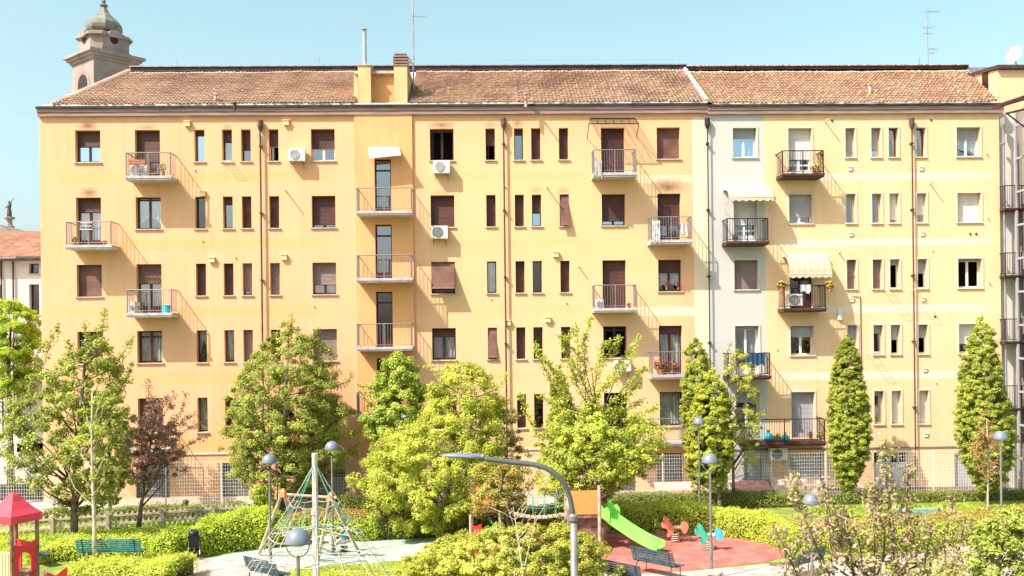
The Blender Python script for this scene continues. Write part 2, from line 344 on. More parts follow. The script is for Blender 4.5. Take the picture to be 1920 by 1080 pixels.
# spec[col] = per row dicts
B_ = dict
spec = {
 1: [B_(sh=.47, fr='dark_frame', glass='sky_glass', cur=0), B_(door=1, sh=.28, cur=0, curr=1), B_(sh=1, shm='red_shutter'), B_(sh=.35), B_(sh=.6)],
 2: [B_(door=1, sh=.62, cur=0), B_(cur=1, mid=.92), B_(door=1, sh=.38, shm='red_shutter', cur=0), B_(mid=.82, cur=0, glass='dim_glass'), B_(sh=1, shm='red_shutter')],
 3: [B_(sh=.14, cur=2, glass='sky_glass'), B_(glass='dim_glass'), B_(sh=1), B_(cur=2, glass='dim_glass'), B_(cur=0, fr='dark_frame')],
 4: [B_(sh=.35, cur=0), B_(sh=.22, fr='dark_frame', glass='glass'), B_(sh=1), B_(cur=0, fr='dark_frame'), B_(sh=1)],
 5: [B_(sh=.6, fr='dark_frame'), B_(sh=.92), B_(sh=.83, shm='taupe_shutter'), B_(sh=1, shm='taupe_shutter'), B_(sh=1)],
 6: [B_(sh=.5, openw=1, fr='white_frame'), B_(sh=.95), B_(sh=1, shm='taupe_shutter'), B_(sh=1), B_(sh=1)],
 7: [B_(sh=.58, fr='white_frame', glass='glass'), B_(sh=.88, glass='sky_glass', fr='dark_frame'), B_(sh=.67, shm='taupe_shutter', cur=0), B_(sh=1, shm='taupe_shutter'), B_(sh=1)],
 9: [B_(openw=1, fr='dark_frame', sh=.06), B_(sh=1), B_(sh=.92, tilt=26, shm='red_shutter'), B_(sh=.25, cur=0, curr=1, fr='dark_frame'), B_(sh=1)],
 10: [B_(sh=.5, openw=1), B_(sh=1), B_(cur=0, fr='dark_frame'), B_(sh=.92, tilt=9, shm='red_shutter'), B_(sh=1)],
 11: [B_(fr='dark_frame', sh=.16), B_(sh=1), B_(sh=1), B_(sh=1), B_(sh=1)],
 12: [B_(sh=1), B_(sh=.55, glass='sky_glass', fr='dark_frame'), B_(fr='dark_frame', glass='dim_glass'), B_(glass='dim_glass'), B_(glass='dim_glass')],
 13: [B_(sh=1), B_(sh=.98, tilt=13, shm='red_shutter'), B_(sh=1), B_(sh=1), B_(sh=1)],
 14: [B_(door=1, sh=.9, n=2), B_(sh=.82, fr='dark_frame', glass='sky_glass'), B_(door=1, sh=.97), B_(openw=1, mid=.88, fr='dark_frame'), B_(openw=1, fr='dark_frame')],
 15: [B_(sh=1, shm='red_shutter'), B_(door=1, sh=.62), B_(sh=.38, fr='dark_frame', glass='dim_glass', cur=1), B_(door=1, sh=.15, glass='dim_glass', cur=0), B_(glass='dim_glass', fr='dark_frame', cur=0, n=1)],
}
opsA = []; todo = []
for c, rows in spec.items():
    x0, x1 = CA[c]
    if c in (3, 4, 5, 6) or c in (10, 11, 12, 13): pass
    dx = 0
    for r, sp in enumerate(rows):
        zt = ZT[r]-(.02 if c > 8 else 0); zb = zt-(HD if sp.get('door') else (1.5 if r < 4 else 1.62))
        o = (x0, x1, zb, zt); opsA.append(o); todo.append((o, sp))
# ground floor openings (pixels on the facade)
gfA = [(255, 318, 868), (415, 466, 868), (1158, 1192, 868), (1232, 1277, 850)]
for (a, b_, yt) in gfA:
    p = PY(a, yt); q = PY(b_, yt)
    o = (p.x, q.x, .18, p.z-.05); 
    if all(o[1] < x[0]-.02 or o[0] > x[1]+.02 for x in opsA): opsA.append(o); todo.append((o, B_(gf=1)))
# merge columns: openings whose x ranges overlap must share a strip, so ground-floor ones get their own storey
opsG = [o for (o, s) in todo if s.get('gf')]; opsU = [o for (o, s) in todo if not s.get('gf')]
BX0, BX1 = PY(665.5, 300).x, PY(773.5, 300).x
opsUl = [o for o in opsU if o[1] < BX0]; opsUr = [o for o in opsU if o[0] > BX1]
for o in [(PY(a, 900).x, PY(b_, 900).x, .18, PY(a, yt).z) for (a, b_, yt) in ((255, 318, 868), (415, 466, 868), (575, 648, 880))]: opsG.append(o)
opsG = []
for (a, b_, yt) in ((255, 318, 868), (415, 466, 868), (575, 648, 880), (805, 850, 880), (1158, 1192, 860), (1232, 1280, 850)):
    opsG.append((PY(a, 900).x, PY(b_, 900).x, .18, PY(a, yt).z))
ZG = 2.75; ZE = 18.3
b = MB()
wall(A, XA0, XA1, ZG, ZE, opsUl+opsUr+[(BX0+.02, BX1-.02, ZG, ZE-.001)], M['orange_plaster'])
wall(A, XA0, XA1, 0, ZG, opsG, M['orange_plaster'], name='ground_floor_wall', ends=False)
for (o, sp) in todo:
    if sp.get('gf'): continue
    window(A, o, **{k: v for k, v in sp.items()})
# stair bay, slightly proud
yb = -.1; bays = []
dz = [pz(716, y)[1] for y in (298, 421, 547, 672)]
dx0, dx1 = PY(702.5, 360, yb).x, PY(733.5, 360, yb).x
bo = [(dx0, dx1, z-2.6, z) for z in dz]
wall(A, BX0, BX1, ZG, ZE, bo, M['bay_plaster'], y=yb, name='stair_bay', ends=False)
MB().box(BX0, BX1, yb, -.001, 0, ZG).box(BX0, BX0+.002, yb+.001, .0, ZG, ZE).box(BX1-.002, BX1, yb+.001, .0, ZG, ZE).build('bay_base', M['bay_plaster'], A)
for i, o in enumerate(bo):
    window(A, o, door=1, n=1, mid=.8, y=yb, glass='glass' if i < 2 else 'dim_glass', fr='brown_frame')
    balcony(A, 668.5, 772, o[2], y=yb, yref=(400, 524, 650, 776)[i], th=.19)
# balconies
FLO = [z-HD for z in ZT]
bl = {}
for (px0, px1, r, yr) in ((235, 320, 0, 335), (123, 208.5, 1, 462), (237, 322, 2, 590), (1113, 1193.5, 0, 331), (1220, 1298, 1, 455), (1114, 1194.5, 2, 582), (1222, 1300, 3, 703)):
    bl[(px0, r)] = balcony(A, px0, px1, FLO[r], yref=yr)
balcony(A, 1168, 1283, FLO[4]+.05, yref=828)
balcony(A, 225, 310, FLO[4], yref=830)
# near-black sheet painting unlit rooms behind the openings, ground floor joinery
MB().box(XA0+.3, XA1-.2, 1.35, 1.4, .1, ZE-.1).build('interior_shade', M['room'], A)
mat('grille_dark', (.12, .1, .11), .6, .3, 5); mat('brick_low', (.42, .2, .15), .85, .2, 3)
for i, o in enumerate(opsG):
    x0, x1, z0, z1 = o; f = MB(); t = .05
    f.box(x0+.003, x0+t, .12, .17, z0, z1-.003).box(x1-t, x1-.003, .12, .17, z0, z1-.003).box(x0+t, x1-t, .12, .17, z1-t, z1-.003)
    n = int((x1-x0)/.13)
    for k in range(1, n): xm = x0+(x1-x0)*k/n; f.box(xm-.009, xm+.009, .135, .155, z0, z1-t)
    for k in range(1, 9): zm = z0+(z1-z0)*k/9; f.box(x0+t, x1-t, .13, .16, zm-.012, zm+.012)
    g = f.build('window_grille', M['white_frame' if i == 2 else 'grille_dark'], A)
    c_ = MB()
    slats(c_, x0+.02, x1-.02, z0, z1-.02, .22, .12) if i in (0, 3, 5) else c_.add(curtain_mb(x0+.05, x1-.05, z0+.05, z1-.4, .3))
    c_.build('blind', M['grey_shutter' if i in (0, 3, 5) else 'curtain'], g)
# string course, plinth
pC = PY(400, 850).z
MB().box(XA0-.03, BX0-.001, -.05, -.002, pC-.05, pC+.03).box(BX1+.001, XA1, -.05, -.002, pC-.05, pC+.03).box(XA0, XA1, -.03, -.0025, 0, .35).build('string_course', M['pale_surround'], A)
# downpipes (dark), vents and small wall fittings
def downpipe(bld, px, pt, pxb, pb_, m='pipe_metal', r=.042):
    a = PY(px, pt, -.1); e = PY(pxb, pb_, -.1); xm = (a.x+e.x)/2
    b = MB(); b.tube([(xm, -.16, a.z-.5), (xm, -.16, max(.05, e.z))], r, 8); b.lathe([(.07, -.5), (.13, -.3), (.13, 0)], (xm, -.14, a.z), 8)
    z = a.z-1.2
    while z > 1: b.box(xm-.07, xm+.07, -.225, -.002, z-.03, z+.03); z -= 3.15
    return b.build('downpipe', M[m], bld)
downpipe(A, 487, 226, 497, 930); downpipe(A, 941.5, 222, 954, 925)
mat('vent_cream', (.80, .58, .32), .8, .08, 4)
def vent(bld, px, py, s=.13, m='vent_cream', dep=.13, y=0):
    p = PY(px, py, y); MB().box(p.x-s, p.x+s, y-dep, y-.002, p.z-s*.8, p.z+s*.8).box(p.x-s-.02, p.x+s+.02, y-dep-.03, y-.002, p.z+s*.8+.002, p.z+s*.8+.04).build('vent_hood', M[m], bld)
for (x, y) in ((352, 233), (537, 231), (398, 488), (533, 483), (1042, 478), (1027, 600), (952, 606), (380, 364)): vent(A, x, y)
def stub(bld, px, py, L=.35, r=.03, m='dark_frame'):
    p = PY(px, py, 0); MB().tube([(p.x, .05, p.z), (p.x, -L, p.z+.02)], r, 8).build('flue_stub', M[m], bld)
for (x, y, L) in ((381, 454, .03), (537, 359, .55), (1023, 232, .5), (1026, 353, .6), (1085, 500, .3), (948, 353, .03), (922, 563, .03), (443, 485, .05), (367, 321, .05), (590, 576, .04), (1063, 570, .04)): stub(A, x, y, L, m='dark_frame' if L < .1 else 'pale_surround')
# ================================================================ BUILDING B (yellow with a white strip)
Bd = thing('apartment_building', 'pale yellow apartment block with white painted strip, right of the orange block', 'building', (17, 0, 0))
XB0, XB1 = XA1, PY(1876, 500).x
CB = {16: col(1374, 1418.5), 17: col(1478, 1522), 18: col(1585, 1603), 19: col(1633.5, 1651.5), 20: col(1666, 1684), 21: col(1717.5, 1735.5), 22: col(1793.5, 1838)}
ws = B_(surround=1, fr='white_frame', shm='grey_shutter')
def W_(**k): d = dict(ws); d.update(k); return d
specB = {
 16: [W_(sh=.3, cur=0, glass='sky_glass'), W_(door=1, sh=.62, shm='white_shutter', mid=.25), W_(sh=1, shm='taupe_shutter'), W_(door=1, cur=0, sh=.06, glass='glass'), W_(sh=.3, glass='dim_glass')],
 17: [W_(door=1, sh=.62, shm='white_shutter', mid=.25), W_(sh=.72), W_(door=1, sh=.3, shm='dark_frame', fr='brown_frame', glass='dim_glass'), W_(sh=.35), W_(door=1, sh=.98, )],
 18: [W_(sh=.8, cur=0), W_(sh=.1, glass='glass'), W_(sh=1, shm='taupe_shutter'), W_(sh=.4, glass='glass'), W_(sh=1)],
 19: [W_(sh=.72, cur=0, glass='sky_glass'), W_(sh=.15, glass='glass'), W_(sh=.95, shm='taupe_shutter'), W_(sh=.25, glass='dim_glass'), W_(sh=.12, glass='glass')],
 20: [W_(cur=2, fr='dark_frame'), W_(sh=.85, shm='white_shutter'), W_(sh=.15, openw=1, fr='white_frame'), W_(sh=.48, openw=1), W_(sh=.95, shm='white_shutter')],
 21: [W_(cur=2, fr='dark_frame'), W_(sh=.7, shm='white_shutter'), W_(sh=.45, openw=1, tilt=0), W_(sh=.42, openw=1), W_(sh=.94, shm='white_shutter')],
 22: [W_(sh=.34, cur=1), W_(sh=1, shm='white_shutter'), W_(sh=.06, openw=1), W_(sh=.65, shm='white_shutter'), W_(sh=1)],
}
opsB = []; todoB = []
for c, rows in specB.items():
    x0, x1 = CB[c]
    for r, sp in enumerate(rows):
        zt = ZT[r]-.1+(.03 if c == 16 else 0); zb = zt-((HD-.02) if sp.get('door') else (1.4 if r < 4 else 1.58))
        o = (x0, x1, zb, zt); opsB.append(o); todoB.append((o, sp))
gB = []
for (a, b_, yt) in ((1345, 1368, 862), (1395, 1432, 858), (1480, 1545, 850), (1639, 1702, 848), (1790, 1830, 850), (1846, 1868, 850)):
    gB.append((PY(a, 890).x, PY(b_, 890).x, .15, PY(a, yt).z))
wall(Bd, XB0, XB1, ZG, ZE-.02, opsB, M['yellow_plaster'])
wall(Bd, XB0, XB1, 0, ZG, gB, M['yellow_plaster'], name='ground_floor_wall', ends=False)
for (o, sp) in todoB: window(Bd, o, **sp)
MB().box(XB0+.2, XB1-.2, 1.35, 1.4, .1, ZE-.1).build('interior_shade', M['room'], Bd)
for (px0, px1, r, yr) in ((1467, 1545.5, 0, 330), (1363, 1441.5, 1, 455), (1365, 1445, 3, 700)): bl[(px0, r)] = balcony(Bd, px0, px1, FLO[r]-.1, yref=yr, slabm='dark_slab', railm='dark_rail', th=.17)
bl[(1470, 2)] = balcony(Bd, 1470, 1549, FLO[2]-.1, yref=578, slabm='dark_slab', railm='black_plastic', th=.17)
bl['big'] = balcony(Bd, 1395, 1548, FLO[4]-.02, yref=828, slabm='dark_slab', railm='dark_rail', th=.2, depth=1.25)
for i, o in enumerate(gB):
    x0, x1, z0, z1 = o; f = MB(); t = .05; zc = z0+(z1-z0)*.68 if i in (3,) else z1
    f.box(x0+.003, x0+t, .1, .16, z0, z1-.003).box(x1-t, x1-.003, .1, .16, z0, z1-.003).box(x0+t, x1-t, .1, .16, z1-t, z1-.003)
    if i == 3:
        f.box(x0+t, x1-t, .11, .15, z0, zc); 
        for k in range(1, 14): xm = x0+(x1-x0)*k/14; f.box(xm-.012, xm+.012, .09, .108, z0, zc)
        for k in range(1, 4): xm = x0+(x1-x0)*k/4; f.box(xm-.03, xm+.03, .1, .15, zc+.002, z1-t-.002)
        f.box(x0+t, x1-t, .1, .15, zc+.001, zc+.07)
    g = f.build('garage_door' if i in (3, 4) else 'window_grille', M['white_frame'], Bd); c_ = MB()
    if i in (4,): slats(c_, x0+.05, x1-.05, z0, z1-.05, .16, .1); c_.build('panel', M['grey_shutter'], g)
    elif i != 3:
        for k in range(1, int((x1-x0)/.12)): xm = x0+k*.12; c_.box(xm-.008, xm+.008, .12, .14, z0, z1-t)
        c_.build('bars', M['white_frame'], g); c3 = MB(); slats(c3, x0+.02, x1-.02, z0+.2, z1-.05, .22, .14); c3.build('blind', M['grey_shutter'], g)
pB = PY(1700, 839).z
MB().box(XB0, XB1, -.04, -.002, pB-.03, pB+.03).box(XB0, XB1, -.03, -.0025, 0, .3).build('string_course', M['taupe_shutter'], Bd)
downpipe(Bd, 1707, 222, 1718, 915, 'pipe_metal', .035); downpipe(Bd, 1327, 222, 1332, 900, 'dark_frame', .03); downpipe(Bd, 1877, 222, 1890, 915, 'zinc', .04)
for (x, y) in ((1594, 317), (1727, 317), (1595, 440), (1729, 439), (1731, 562), (1734, 694), (1736, 816), (1597, 563)): vent(Bd, x, y, .09, 'white_paint', .05)
for (x, y, L, m_) in ((1560, 227, .03, 'dark_frame'), (1746, 226, .03, 'dark_frame'), (1819, 439, .04, 'dark_frame'), (1830, 439, .04, 'dark_frame'), (1753, 594, .03, 'dark_frame'), (1547, 228, .5, 'pale_surround'), (1744, 345, .45, 'steel'), (1573, 474, .4, 'steel'), (1850, 289, .1, 'steel'), (1852, 409, .1, 'steel'), (1855, 531, .1, 'steel'), (1748, 471, .06, 'steel'), (1457, 656, .06, 'steel'), (1755, 718, .06, 'steel'), (1453, 290, .06, 'steel')):
    p = PY(x, y); MB().tube([(p.x, .05, p.z), (p.x, -L, p.z+.02)], .05 if L < .05 else .03, 10).build('wall_vent', M[m_], Bd)
p = PY(1574, 590); MB().box(p.x-.1, p.x+.1, -.12, -.002, p.z-.25, p.z+.25).build('meter_box', M['white_paint'], Bd)
a = PY(1597, 556); e = PY(1613, 556); MB().tube([(a.x, -.03, a.z), (e.x, -.03, e.z), (e.x, -.03, PY(1614, 700).z)], .018).build('wall_conduit', M['pipe_metal'], Bd)
# ================================================================ EAVES, CORNICE, ROOFS
def tile_slope(bld, x0b, x1b, x0t, x1t, yb_, zb, yt, zt, m, seed, name='roof', hue=0):
    """hump-tiled slope: half-round columns and overlapping courses, slightly uneven"""
    rg = np.random.RandomState(seed); W = max(x1b, x1t)-min(x0b, x0t); X0 = min(x0b, x0t)
    tw = .18; ncol = int(W/tw); L = math.hypot(yt-yb_, zt-zb); course = .30; nr = int(L/course); seg = 5
    dirv = np.array([0, yt-yb_, zt-zb])/L; nrm = np.array([0, -dirv[2], dirv[1]])
    us = []; 
    for i in range(ncol):
        for k in range(seg): us.append((i, k/seg))
    us.append((ncol, 0.)); us = np.array(us); n = len(us)
    xg = X0+(us[:, 0]+us[:, 1])*W/ncol
    wave = np.abs(np.sin(np.pi*us[:, 1]))**.8*.03
    jt = rg.rand(nr, ncol+1); sag = np.cumsum(rg.randn(ncol+1)*.004); sag -= np.linspace(0, sag[-1], ncol+1)
    V = []; Fc = []; cols = []
    for r in range(nr):
        for s_ in (0, 1):
            v = (r+s_)*course; 
            if r == nr-1 and s_ == 1: v = L
            jj = jt[r, us[:, 0].astype(int)]
            h = wave*(1 if s_ == 0 else .85)+(.085 if s_ == 0 else 0.0)+jj*.035+sag[us[:, 0].astype(int)]
            vv = v-(jj*.05+np.abs(np.cos(np.pi*us[:, 1]))*.0 if s_ == 0 else 0)
            P_ = np.stack([xg, np.full(n, yb_), np.full(n, zb)], 1)+np.outer(np.ones(n)*vv, dirv)+np.outer(h, nrm)
            t = np.clip(vv/L, 0, 1); lo = x0b+(x0t-x0b)*t; hi = x1b+(x1t-x1b)*t
            P_[:, 0] = np.clip(P_[:, 0], lo, hi); V.append(P_)
    V = np.concatenate(V); rows = 2*nr
    for r in range(rows-1):
        base = r*n
        for i in range(n-1):
            a, b_, c, d = base+i, base+i+1, base+n+i+1, base+n+i
            if V[b_, 0]-V[a, 0] > 1e-5 or V[c, 0]-V[d, 0] > 1e-5: Fc.append((a, b_, c, d))
    me = bpy.data.meshes.new(name); off = np.array(bld.location)
    me.from_pydata((V-off).tolist(), [], Fc); me.materials.append(m); me.update()
    o = bpy.data.objects.new(name, me); C.objects.link(o); o.parent = bld; return o
def tilemat(name, c1, c2, c3):
    m = bpy.data.materials.new(name); m.use_nodes = True; t = m.node_tree; b = t.nodes['Principled BSDF']; L = t.links.new; b.inputs['Roughness'].default_value = .85
    g = N(t, 'ShaderNodeNewGeometry'); mp = N(t, 'ShaderNodeMapping'); mp.inputs['Scale'].default_value = (1/.18, 0, 1/.168); L(g.outputs['Position'], mp.inputs[0])
    fl = N(t, 'ShaderNodeVectorMath', operation='FLOOR'); L(mp.outputs[0], fl.inputs[0]); wn = N(t, 'ShaderNodeTexWhiteNoise'); wn.noise_dimensions = '3D'; L(fl.outputs[0], wn.inputs['Vector'])
    mx = N(t, 'ShaderNodeMix', data_type='RGBA'); mx.inputs['A'].default_value = (*c1, 1); mx.inputs['B'].default_value = (*c2, 1); L(wn.outputs['Value'], mx.inputs['Factor'])
    nz = N(t, 'ShaderNodeTexNoise'); nz.inputs['Scale'].default_value = .5; nz.inputs['Detail'].default_value = 7; L(g.outputs['Position'], nz.inputs['Vector'])
    mr = N(t, 'ShaderNodeMapRange'); mr.inputs[1].default_value = .45; mr.inputs[2].default_value = .68; mr.inputs[4].default_value = .7; L(nz.outputs[0], mr.inputs[0])
    m2 = N(t, 'ShaderNodeMix', data_type='RGBA'); L(mx.outputs['Result'], m2.inputs['A']); m2.inputs['B'].default_value = (*c3, 1); L(mr.outputs[0], m2.inputs['Factor']); L(m2.outputs['Result'], b.inputs['Base Color'])
    M[name] = m; return m
tilemat('old_tiles', (.53, .40, .31), (.45, .33, .25), (.32, .205, .16)); tilemat('new_tiles', (.54, .40, .29), (.47, .34, .24), (.42, .26, .19)); tilemat('far_tiles', (.62, .43, .34), (.48, .31, .24), (.5, .32, .25))
YE, ZEV = -.18, 18.72
YR = 5.0; zr = PY(700, 133, YR).z
xl0 = PY(100, 205, YE).x; xl1 = PY(247, 133, YR).x
xs0 = PY(1325, 203, YE).x; xs1 = xs0
xr0 = PY(1872, 198, YE).x; xr1 = PY(1812, 133, YR).x
dmx0, dmx1 = PY(664, 200, YE).x, PY(768, 200, YE).x
zr2 = PY(1550, 133, YR).z
rA = tile_slope(A, xl0, dmx0, xl1, dmx0, YE, ZEV, YR, zr, M['old_tiles'], 1)
rB = tile_slope(A, dmx1, xs0, dmx1, xs1, YE, ZEV, YR, zr, M['old_tiles'], 2)
rC = tile_slope(Bd, xs0, xr0, xs1, xr1, YE, ZEV-.08, YR, zr2, M['new_tiles'], 3)
MB().quad((xl0, YE+.1, ZEV), (xl0, 10, ZEV), (xl1, YR+.5, zr), (xl1, YR, zr)).quad((xl0, 10.3, ZEV-.1), (xr0, 10.3, ZEV-.1), (xr0, YR, zr-.02), (xl1, YR, zr-.02)).build('rear_roof', M['old_tiles'], A)
# verge and party-wall ridges
hp = MB(); n = 26
for i in range(n):
    t = (i+.5)/n; x = xl0+(xl1-xl0)*t; yy = YE+(YR-YE)*t; z = ZEV+(zr-ZEV)*t; hp.tube([(x-.12*(xl1-xl0)/abs(xl1-xl0)*.9, yy-.16, z-.06+.06), (x+.12, yy+.16, z+.11)], [.14, .12], 8)
hp.build('hip_ridge', M['old_tiles'], A)
MB().tube([(xs0, YE-.05, ZEV+.1), (xs1, YR, zr+.1)], .1, 6).build('party_wall_ridge', M['white_plaster'], Bd)
# ridge boards
def ridgeline(bld, px0, px1, m, m2, hgt=.17):
    a = PY(px0, 133, YR).x; b_ = PY(px1, 133, YR).x; z = zr
    MB().box(a, b_, YR-.25, YR+.5, z-.06, z+hgt).build('ridge_vent', M[m], bld); MB().box(a-.05, b_, YR-.32, YR+.6, z+hgt+.002, z+hgt+.05).build('ridge_cap', M[m2], bld)
ridgeline(A, 248, 1286, 'gutter', 'zinc', .18); ridgeline(Bd, 1287, 1812, 'gutter', 'rust', .1)
# dormer gap roof filler
MB().quad((dmx0, YE+.3, ZEV), (dmx1, YE+.3, ZEV), (dmx1, YR, zr), (dmx0, YR, zr)).build('flat_roof', M['slab'], A)
def eaves(bld, x0, x1, hasleft, dz_=0., side=0):
    b = MB(); b.box(x0-(.03 if hasleft else 0), x1, -.15, -.002, 18.25+dz_, 18.44+dz_); b.box(x0-(.05 if hasleft else 0), x1, -.19, -.002, 18.443+dz_, 18.60+dz_)
    b.build('cornice', M['cornice'], bld)
    g = MB(); g.box(x0-(.08 if hasleft else 0), x1, -.26, -.002, 18.603+dz_, 18.66+dz_); g.box(x0-(.04 if hasleft else 0), x1, -.25, .1, 18.663+dz_, 18.70+dz_); g.build('gutter', M['gutter'], bld)
    MB().box(x0+.2, x1, -.22, -.19, 18.702+dz_, 18.78+dz_).build('eaves_flashing', M['white_plaster'], bld)
eaves(A, XA0, XA1, True); eaves(Bd, XA1, PY(1879, 200).x, False, -.07)
# chimneys and stair dormer on the orange block
def cbox(px0, px1, pyt, pyb, Y0, Y1, parent, m, name):
    a = PY(px0, pyb, Y0); c = PY(px1, pyt, Y0); o = MB().box(a.x, c.x, Y0, Y1, a.z, c.z).build(name, M[m], parent); return o, a.x, c.x, a.z, c.z
mat('chimney_plaster', (.66, .44, .22), .9, .08, 1)
mat('dormer_plaster', (.66, .35, .16), .9, .08, 1)
d_, a_, c_, e_, g_ = cbox(695, 740, 140, 203, .55, 4.5, A, 'dormer_plaster', 'dormer')
MB().box(PY(666, 200, .5).x, PY(770, 200, .5).x, .3, 4.7, g_+.002, g_+.12).build('dormer_cap', M['stone_sill'], d_)
MB().box(PY(664.5, 200, .7).x, PY(672, 200, .7).x, .6, 4.5, e_, g_).build('dormer_cheek', M['chimney_plaster'], d_); MB().box(PY(763, 200, .7).x, PY(767, 200, .7).x, .6, 4.5, e_, g_).build('dormer_cheek', M['chimney_plaster'], d_)
o1, a_, c_, e_, g_ = cbox(672, 694.5, 123, 207, -.02, .56, A, 'chimney_plaster', 'chimney')
MB().box(a_-.05, c_+.05, -.07, .6, g_+.002, g_+.08).build('chimney_cap', M['stone_sill'], o1)
xm = (a_+c_)/2; fl = MB(); fl.tube([(xm, .25, g_+.08), (xm, .25, PY(683, 58, .25).z)], .1, 10); zt_ = PY(683, 58, .25).z
fl.lathe([(.02, .1), (.17, .05), (.17, .03), (.02, .0)], (xm, .25, zt_+.02), 12); fl.build('chimney_flue', M['steel'], o1)
o2, a_, c_, e_, g_ = cbox(739.5, 763, 123, 207, -.02, .56, A, 'chimney_plaster', 'chimney')
cp = MB()
for k in range(4): z = g_+.002+k*.135; cp.box(a_-.04, c_+.04, -.06, .6, z, z+.06); cp.box(a_+.05, c_-.05, .04, .5, z+.06, z+.135)
cp.box(a_+.02, c_-.02, -.0, .54, g_+.545, g_+.6)
cp.build('chimney_cap', M['cornice'], o2)
for (x, y, h_, m_, bd) in ((404, 193, .38, 'rust', A), (440, 205, .28, 'gutter', A), (986, 199, .55, 'rust', A), (1631, 174, .38, 'rust', Bd)):
    d = ray(x, y)      # where the sight line meets the roof slope
    s = (zr-ZEV)/(YR-YE); t = (ZEV-H+s*(-D-YE)*-1*-1)/1
    t = (ZEV+s*(-D-YE)-H)/(d.z-s*d.y); P0 = Vector((0, -D, H))+d*t
    MB().tube([(P0.x, P0.y, P0.z-.05), (P0.x, P0.y, P0.z+h_)], .07, 8).lathe([(.12, 0), (.1, .05), (.02, .08)], (P0.x, P0.y, P0.z+h_), 8).build('roof_vent_pipe', M[m_], bd)
# cable guard along the ridge
rg = MB(); a = PY(330, 128, YR).x; e = PY(1267, 128, YR).x; z = zr+.2
for px in (330, 598, 811, 1166, 1267): x = PY(px, 120, YR).x; rg.tube([(x, YR, z-.1), (x, YR, z+.34)], .02, 6)
rg.tube([(a, YR, z+.33), (PY(598, 120, YR).x, YR, z+.3), (e, YR, z+.34)], .008, 4); rg.build('ridge_lifeline', M['steel'], A)
# ================================================================ NEIGHBOURING BUILDINGS
# far bell tower
YT = 92.
bt = PY(172, 150, YT); sT = (YT+D)/F
T = thing('bell_tower', 'stone church bell tower with octagonal lantern and onion dome behind the roof', 'bell tower', (PY(190, 150, YT).x, YT, 0))
cx = PY(195, 60, YT).x; th = R(27); zz = lambda py: PY(195, py, YT).z
def rotz(m, a, c): return m.xf(Matrix.Translation((c[0], c[1], 0)) @ Matrix.Rotation(a, 4, 'Z') @ Matrix.Translation((-c[0], -c[1], 0)))
def sq(h, z0, z1): return MB().box(cx-h, cx+h, YT-h, YT+h, z0, z1)
mat('dome_lead', (.19, .19, .165), .6, .2, 1.5); mat('tower_dark', (.04, .03, .03), .9, .2, 2)  # tower_dark paints the unlit depth of the tower openings
TA = R(47.8)   # the left face looks toward the sun
hw = 41*sT
sh = sq(hw, 0, zz(120)); rotz(sh, TA, (cx, YT)); shaft = sh.build('shaft', M['stone_tower'], T)
co = sq(hw*1.08, zz(124), zz(119)).add(sq(hw*1.18, zz(119), zz(114))).add(sq(hw*1.3, zz(114), zz(109))); rotz(co, TA, (cx, YT)); co.build('cornice', M['stone_tower'], T)
# belfry arch surrounds, with dark plates painting the shade inside the openings
for q in range(4):
  ar = MB(); ab = MB()
  for (mb, r, dd, zt) in ((ar, hw*.62, .05, zz(141)), (ab, hw*.42, .09, zz(148))):
      pts = [(-r, zz(205)), (r, zz(205))]+[(r*math.cos(a), zt-r+r*math.sin(a)) for a in [math.pi*i/12 for i in range(13)]]
      m = MB().prism([(p[0], p[1]) for p in pts], -hw-dd, -hw+.1); m.xf(Matrix.Translation((cx, YT, 0)) @ Matrix.Rotation(TA+q*math.pi/2, 4, 'Z')); mb.add(m)
  ar.build('arch_surround', M['cornice'], shaft); ab.build('belfry_shade', M['tower_dark'], shaft)
def octo(a, c, z0, z1, m=None):
    m = m or MB(); p = [(a, -c), (a, c), (c, a), (-c, a), (-a, c), (-a, -c), (-c, -a), (c, -a)]; n = len(m.v)
    m.v += [(x, y, z0) for x, y in p]+[(x, y, z1) for x, y in p]; m.f += [tuple(n+i for i in range(8))[::-1], tuple(n+8+i for i in range(8))]
    m.f += [(n+i, n+(i+1) % 8, n+8+(i+1) % 8, n+8+i) for i in range(8)]; return m
dr = MB(); ha = hw*.95
octo(ha*1.03, ha*.62, zz(109), zz(100), dr); octo(ha, ha*.58, zz(100), zz(99.5), dr); octo(ha*.96, ha*.56, zz(99.5), zz(77), dr); octo(ha*1.1, ha*.66, zz(77), zz(73), dr); octo(ha*.9, ha*.5, zz(73), zz(68), dr)
dr.xf(Matrix.Translation((cx, YT, 0)) @ Matrix.Rotation(TA, 4, 'Z')); drum = dr.build('lantern', M['stone_tower'], T)
for q in range(4):
    oc = MB(); hd = MB()
    pts = [(.55*math.cos(2*math.pi*i/16), zz(83)+.55*math.sin(2*math.pi*i/16)) for i in range(16)]
    m = MB().prism(pts, -ha*.96-.05, -ha*.9); m.xf(Matrix.Translation((cx, YT, 0)) @ Matrix.Rotation(TA+q*math.pi/2, 4, 'Z')); oc.add(m)
    pts = [(1.0*math.cos(math.pi*i/10), zz(79)+1.0*math.sin(math.pi*i/10)) for i in range(11)]
    m = MB().prism(pts, -ha*1.12, -ha*.7); m.xf(Matrix.Translation((cx, YT, 0)) @ Matrix.Rotation(TA+q*math.pi/2, 4, 'Z')); hd.add(m)
    oc.build('round_window', M['tower_dark'], drum); hd.build('hood_mould', M['stone_tower'], drum)
pr = [(30, 62), (32, 58), (32.5, 52), (31, 46), (26, 39), (18, 32), (11, 25), (7, 18), (5, 14), (7, 12.5), (8, 10), (6, 8), (3, 6), (4, 4), (3.5, 1), (2, -2), (.5, -10)]
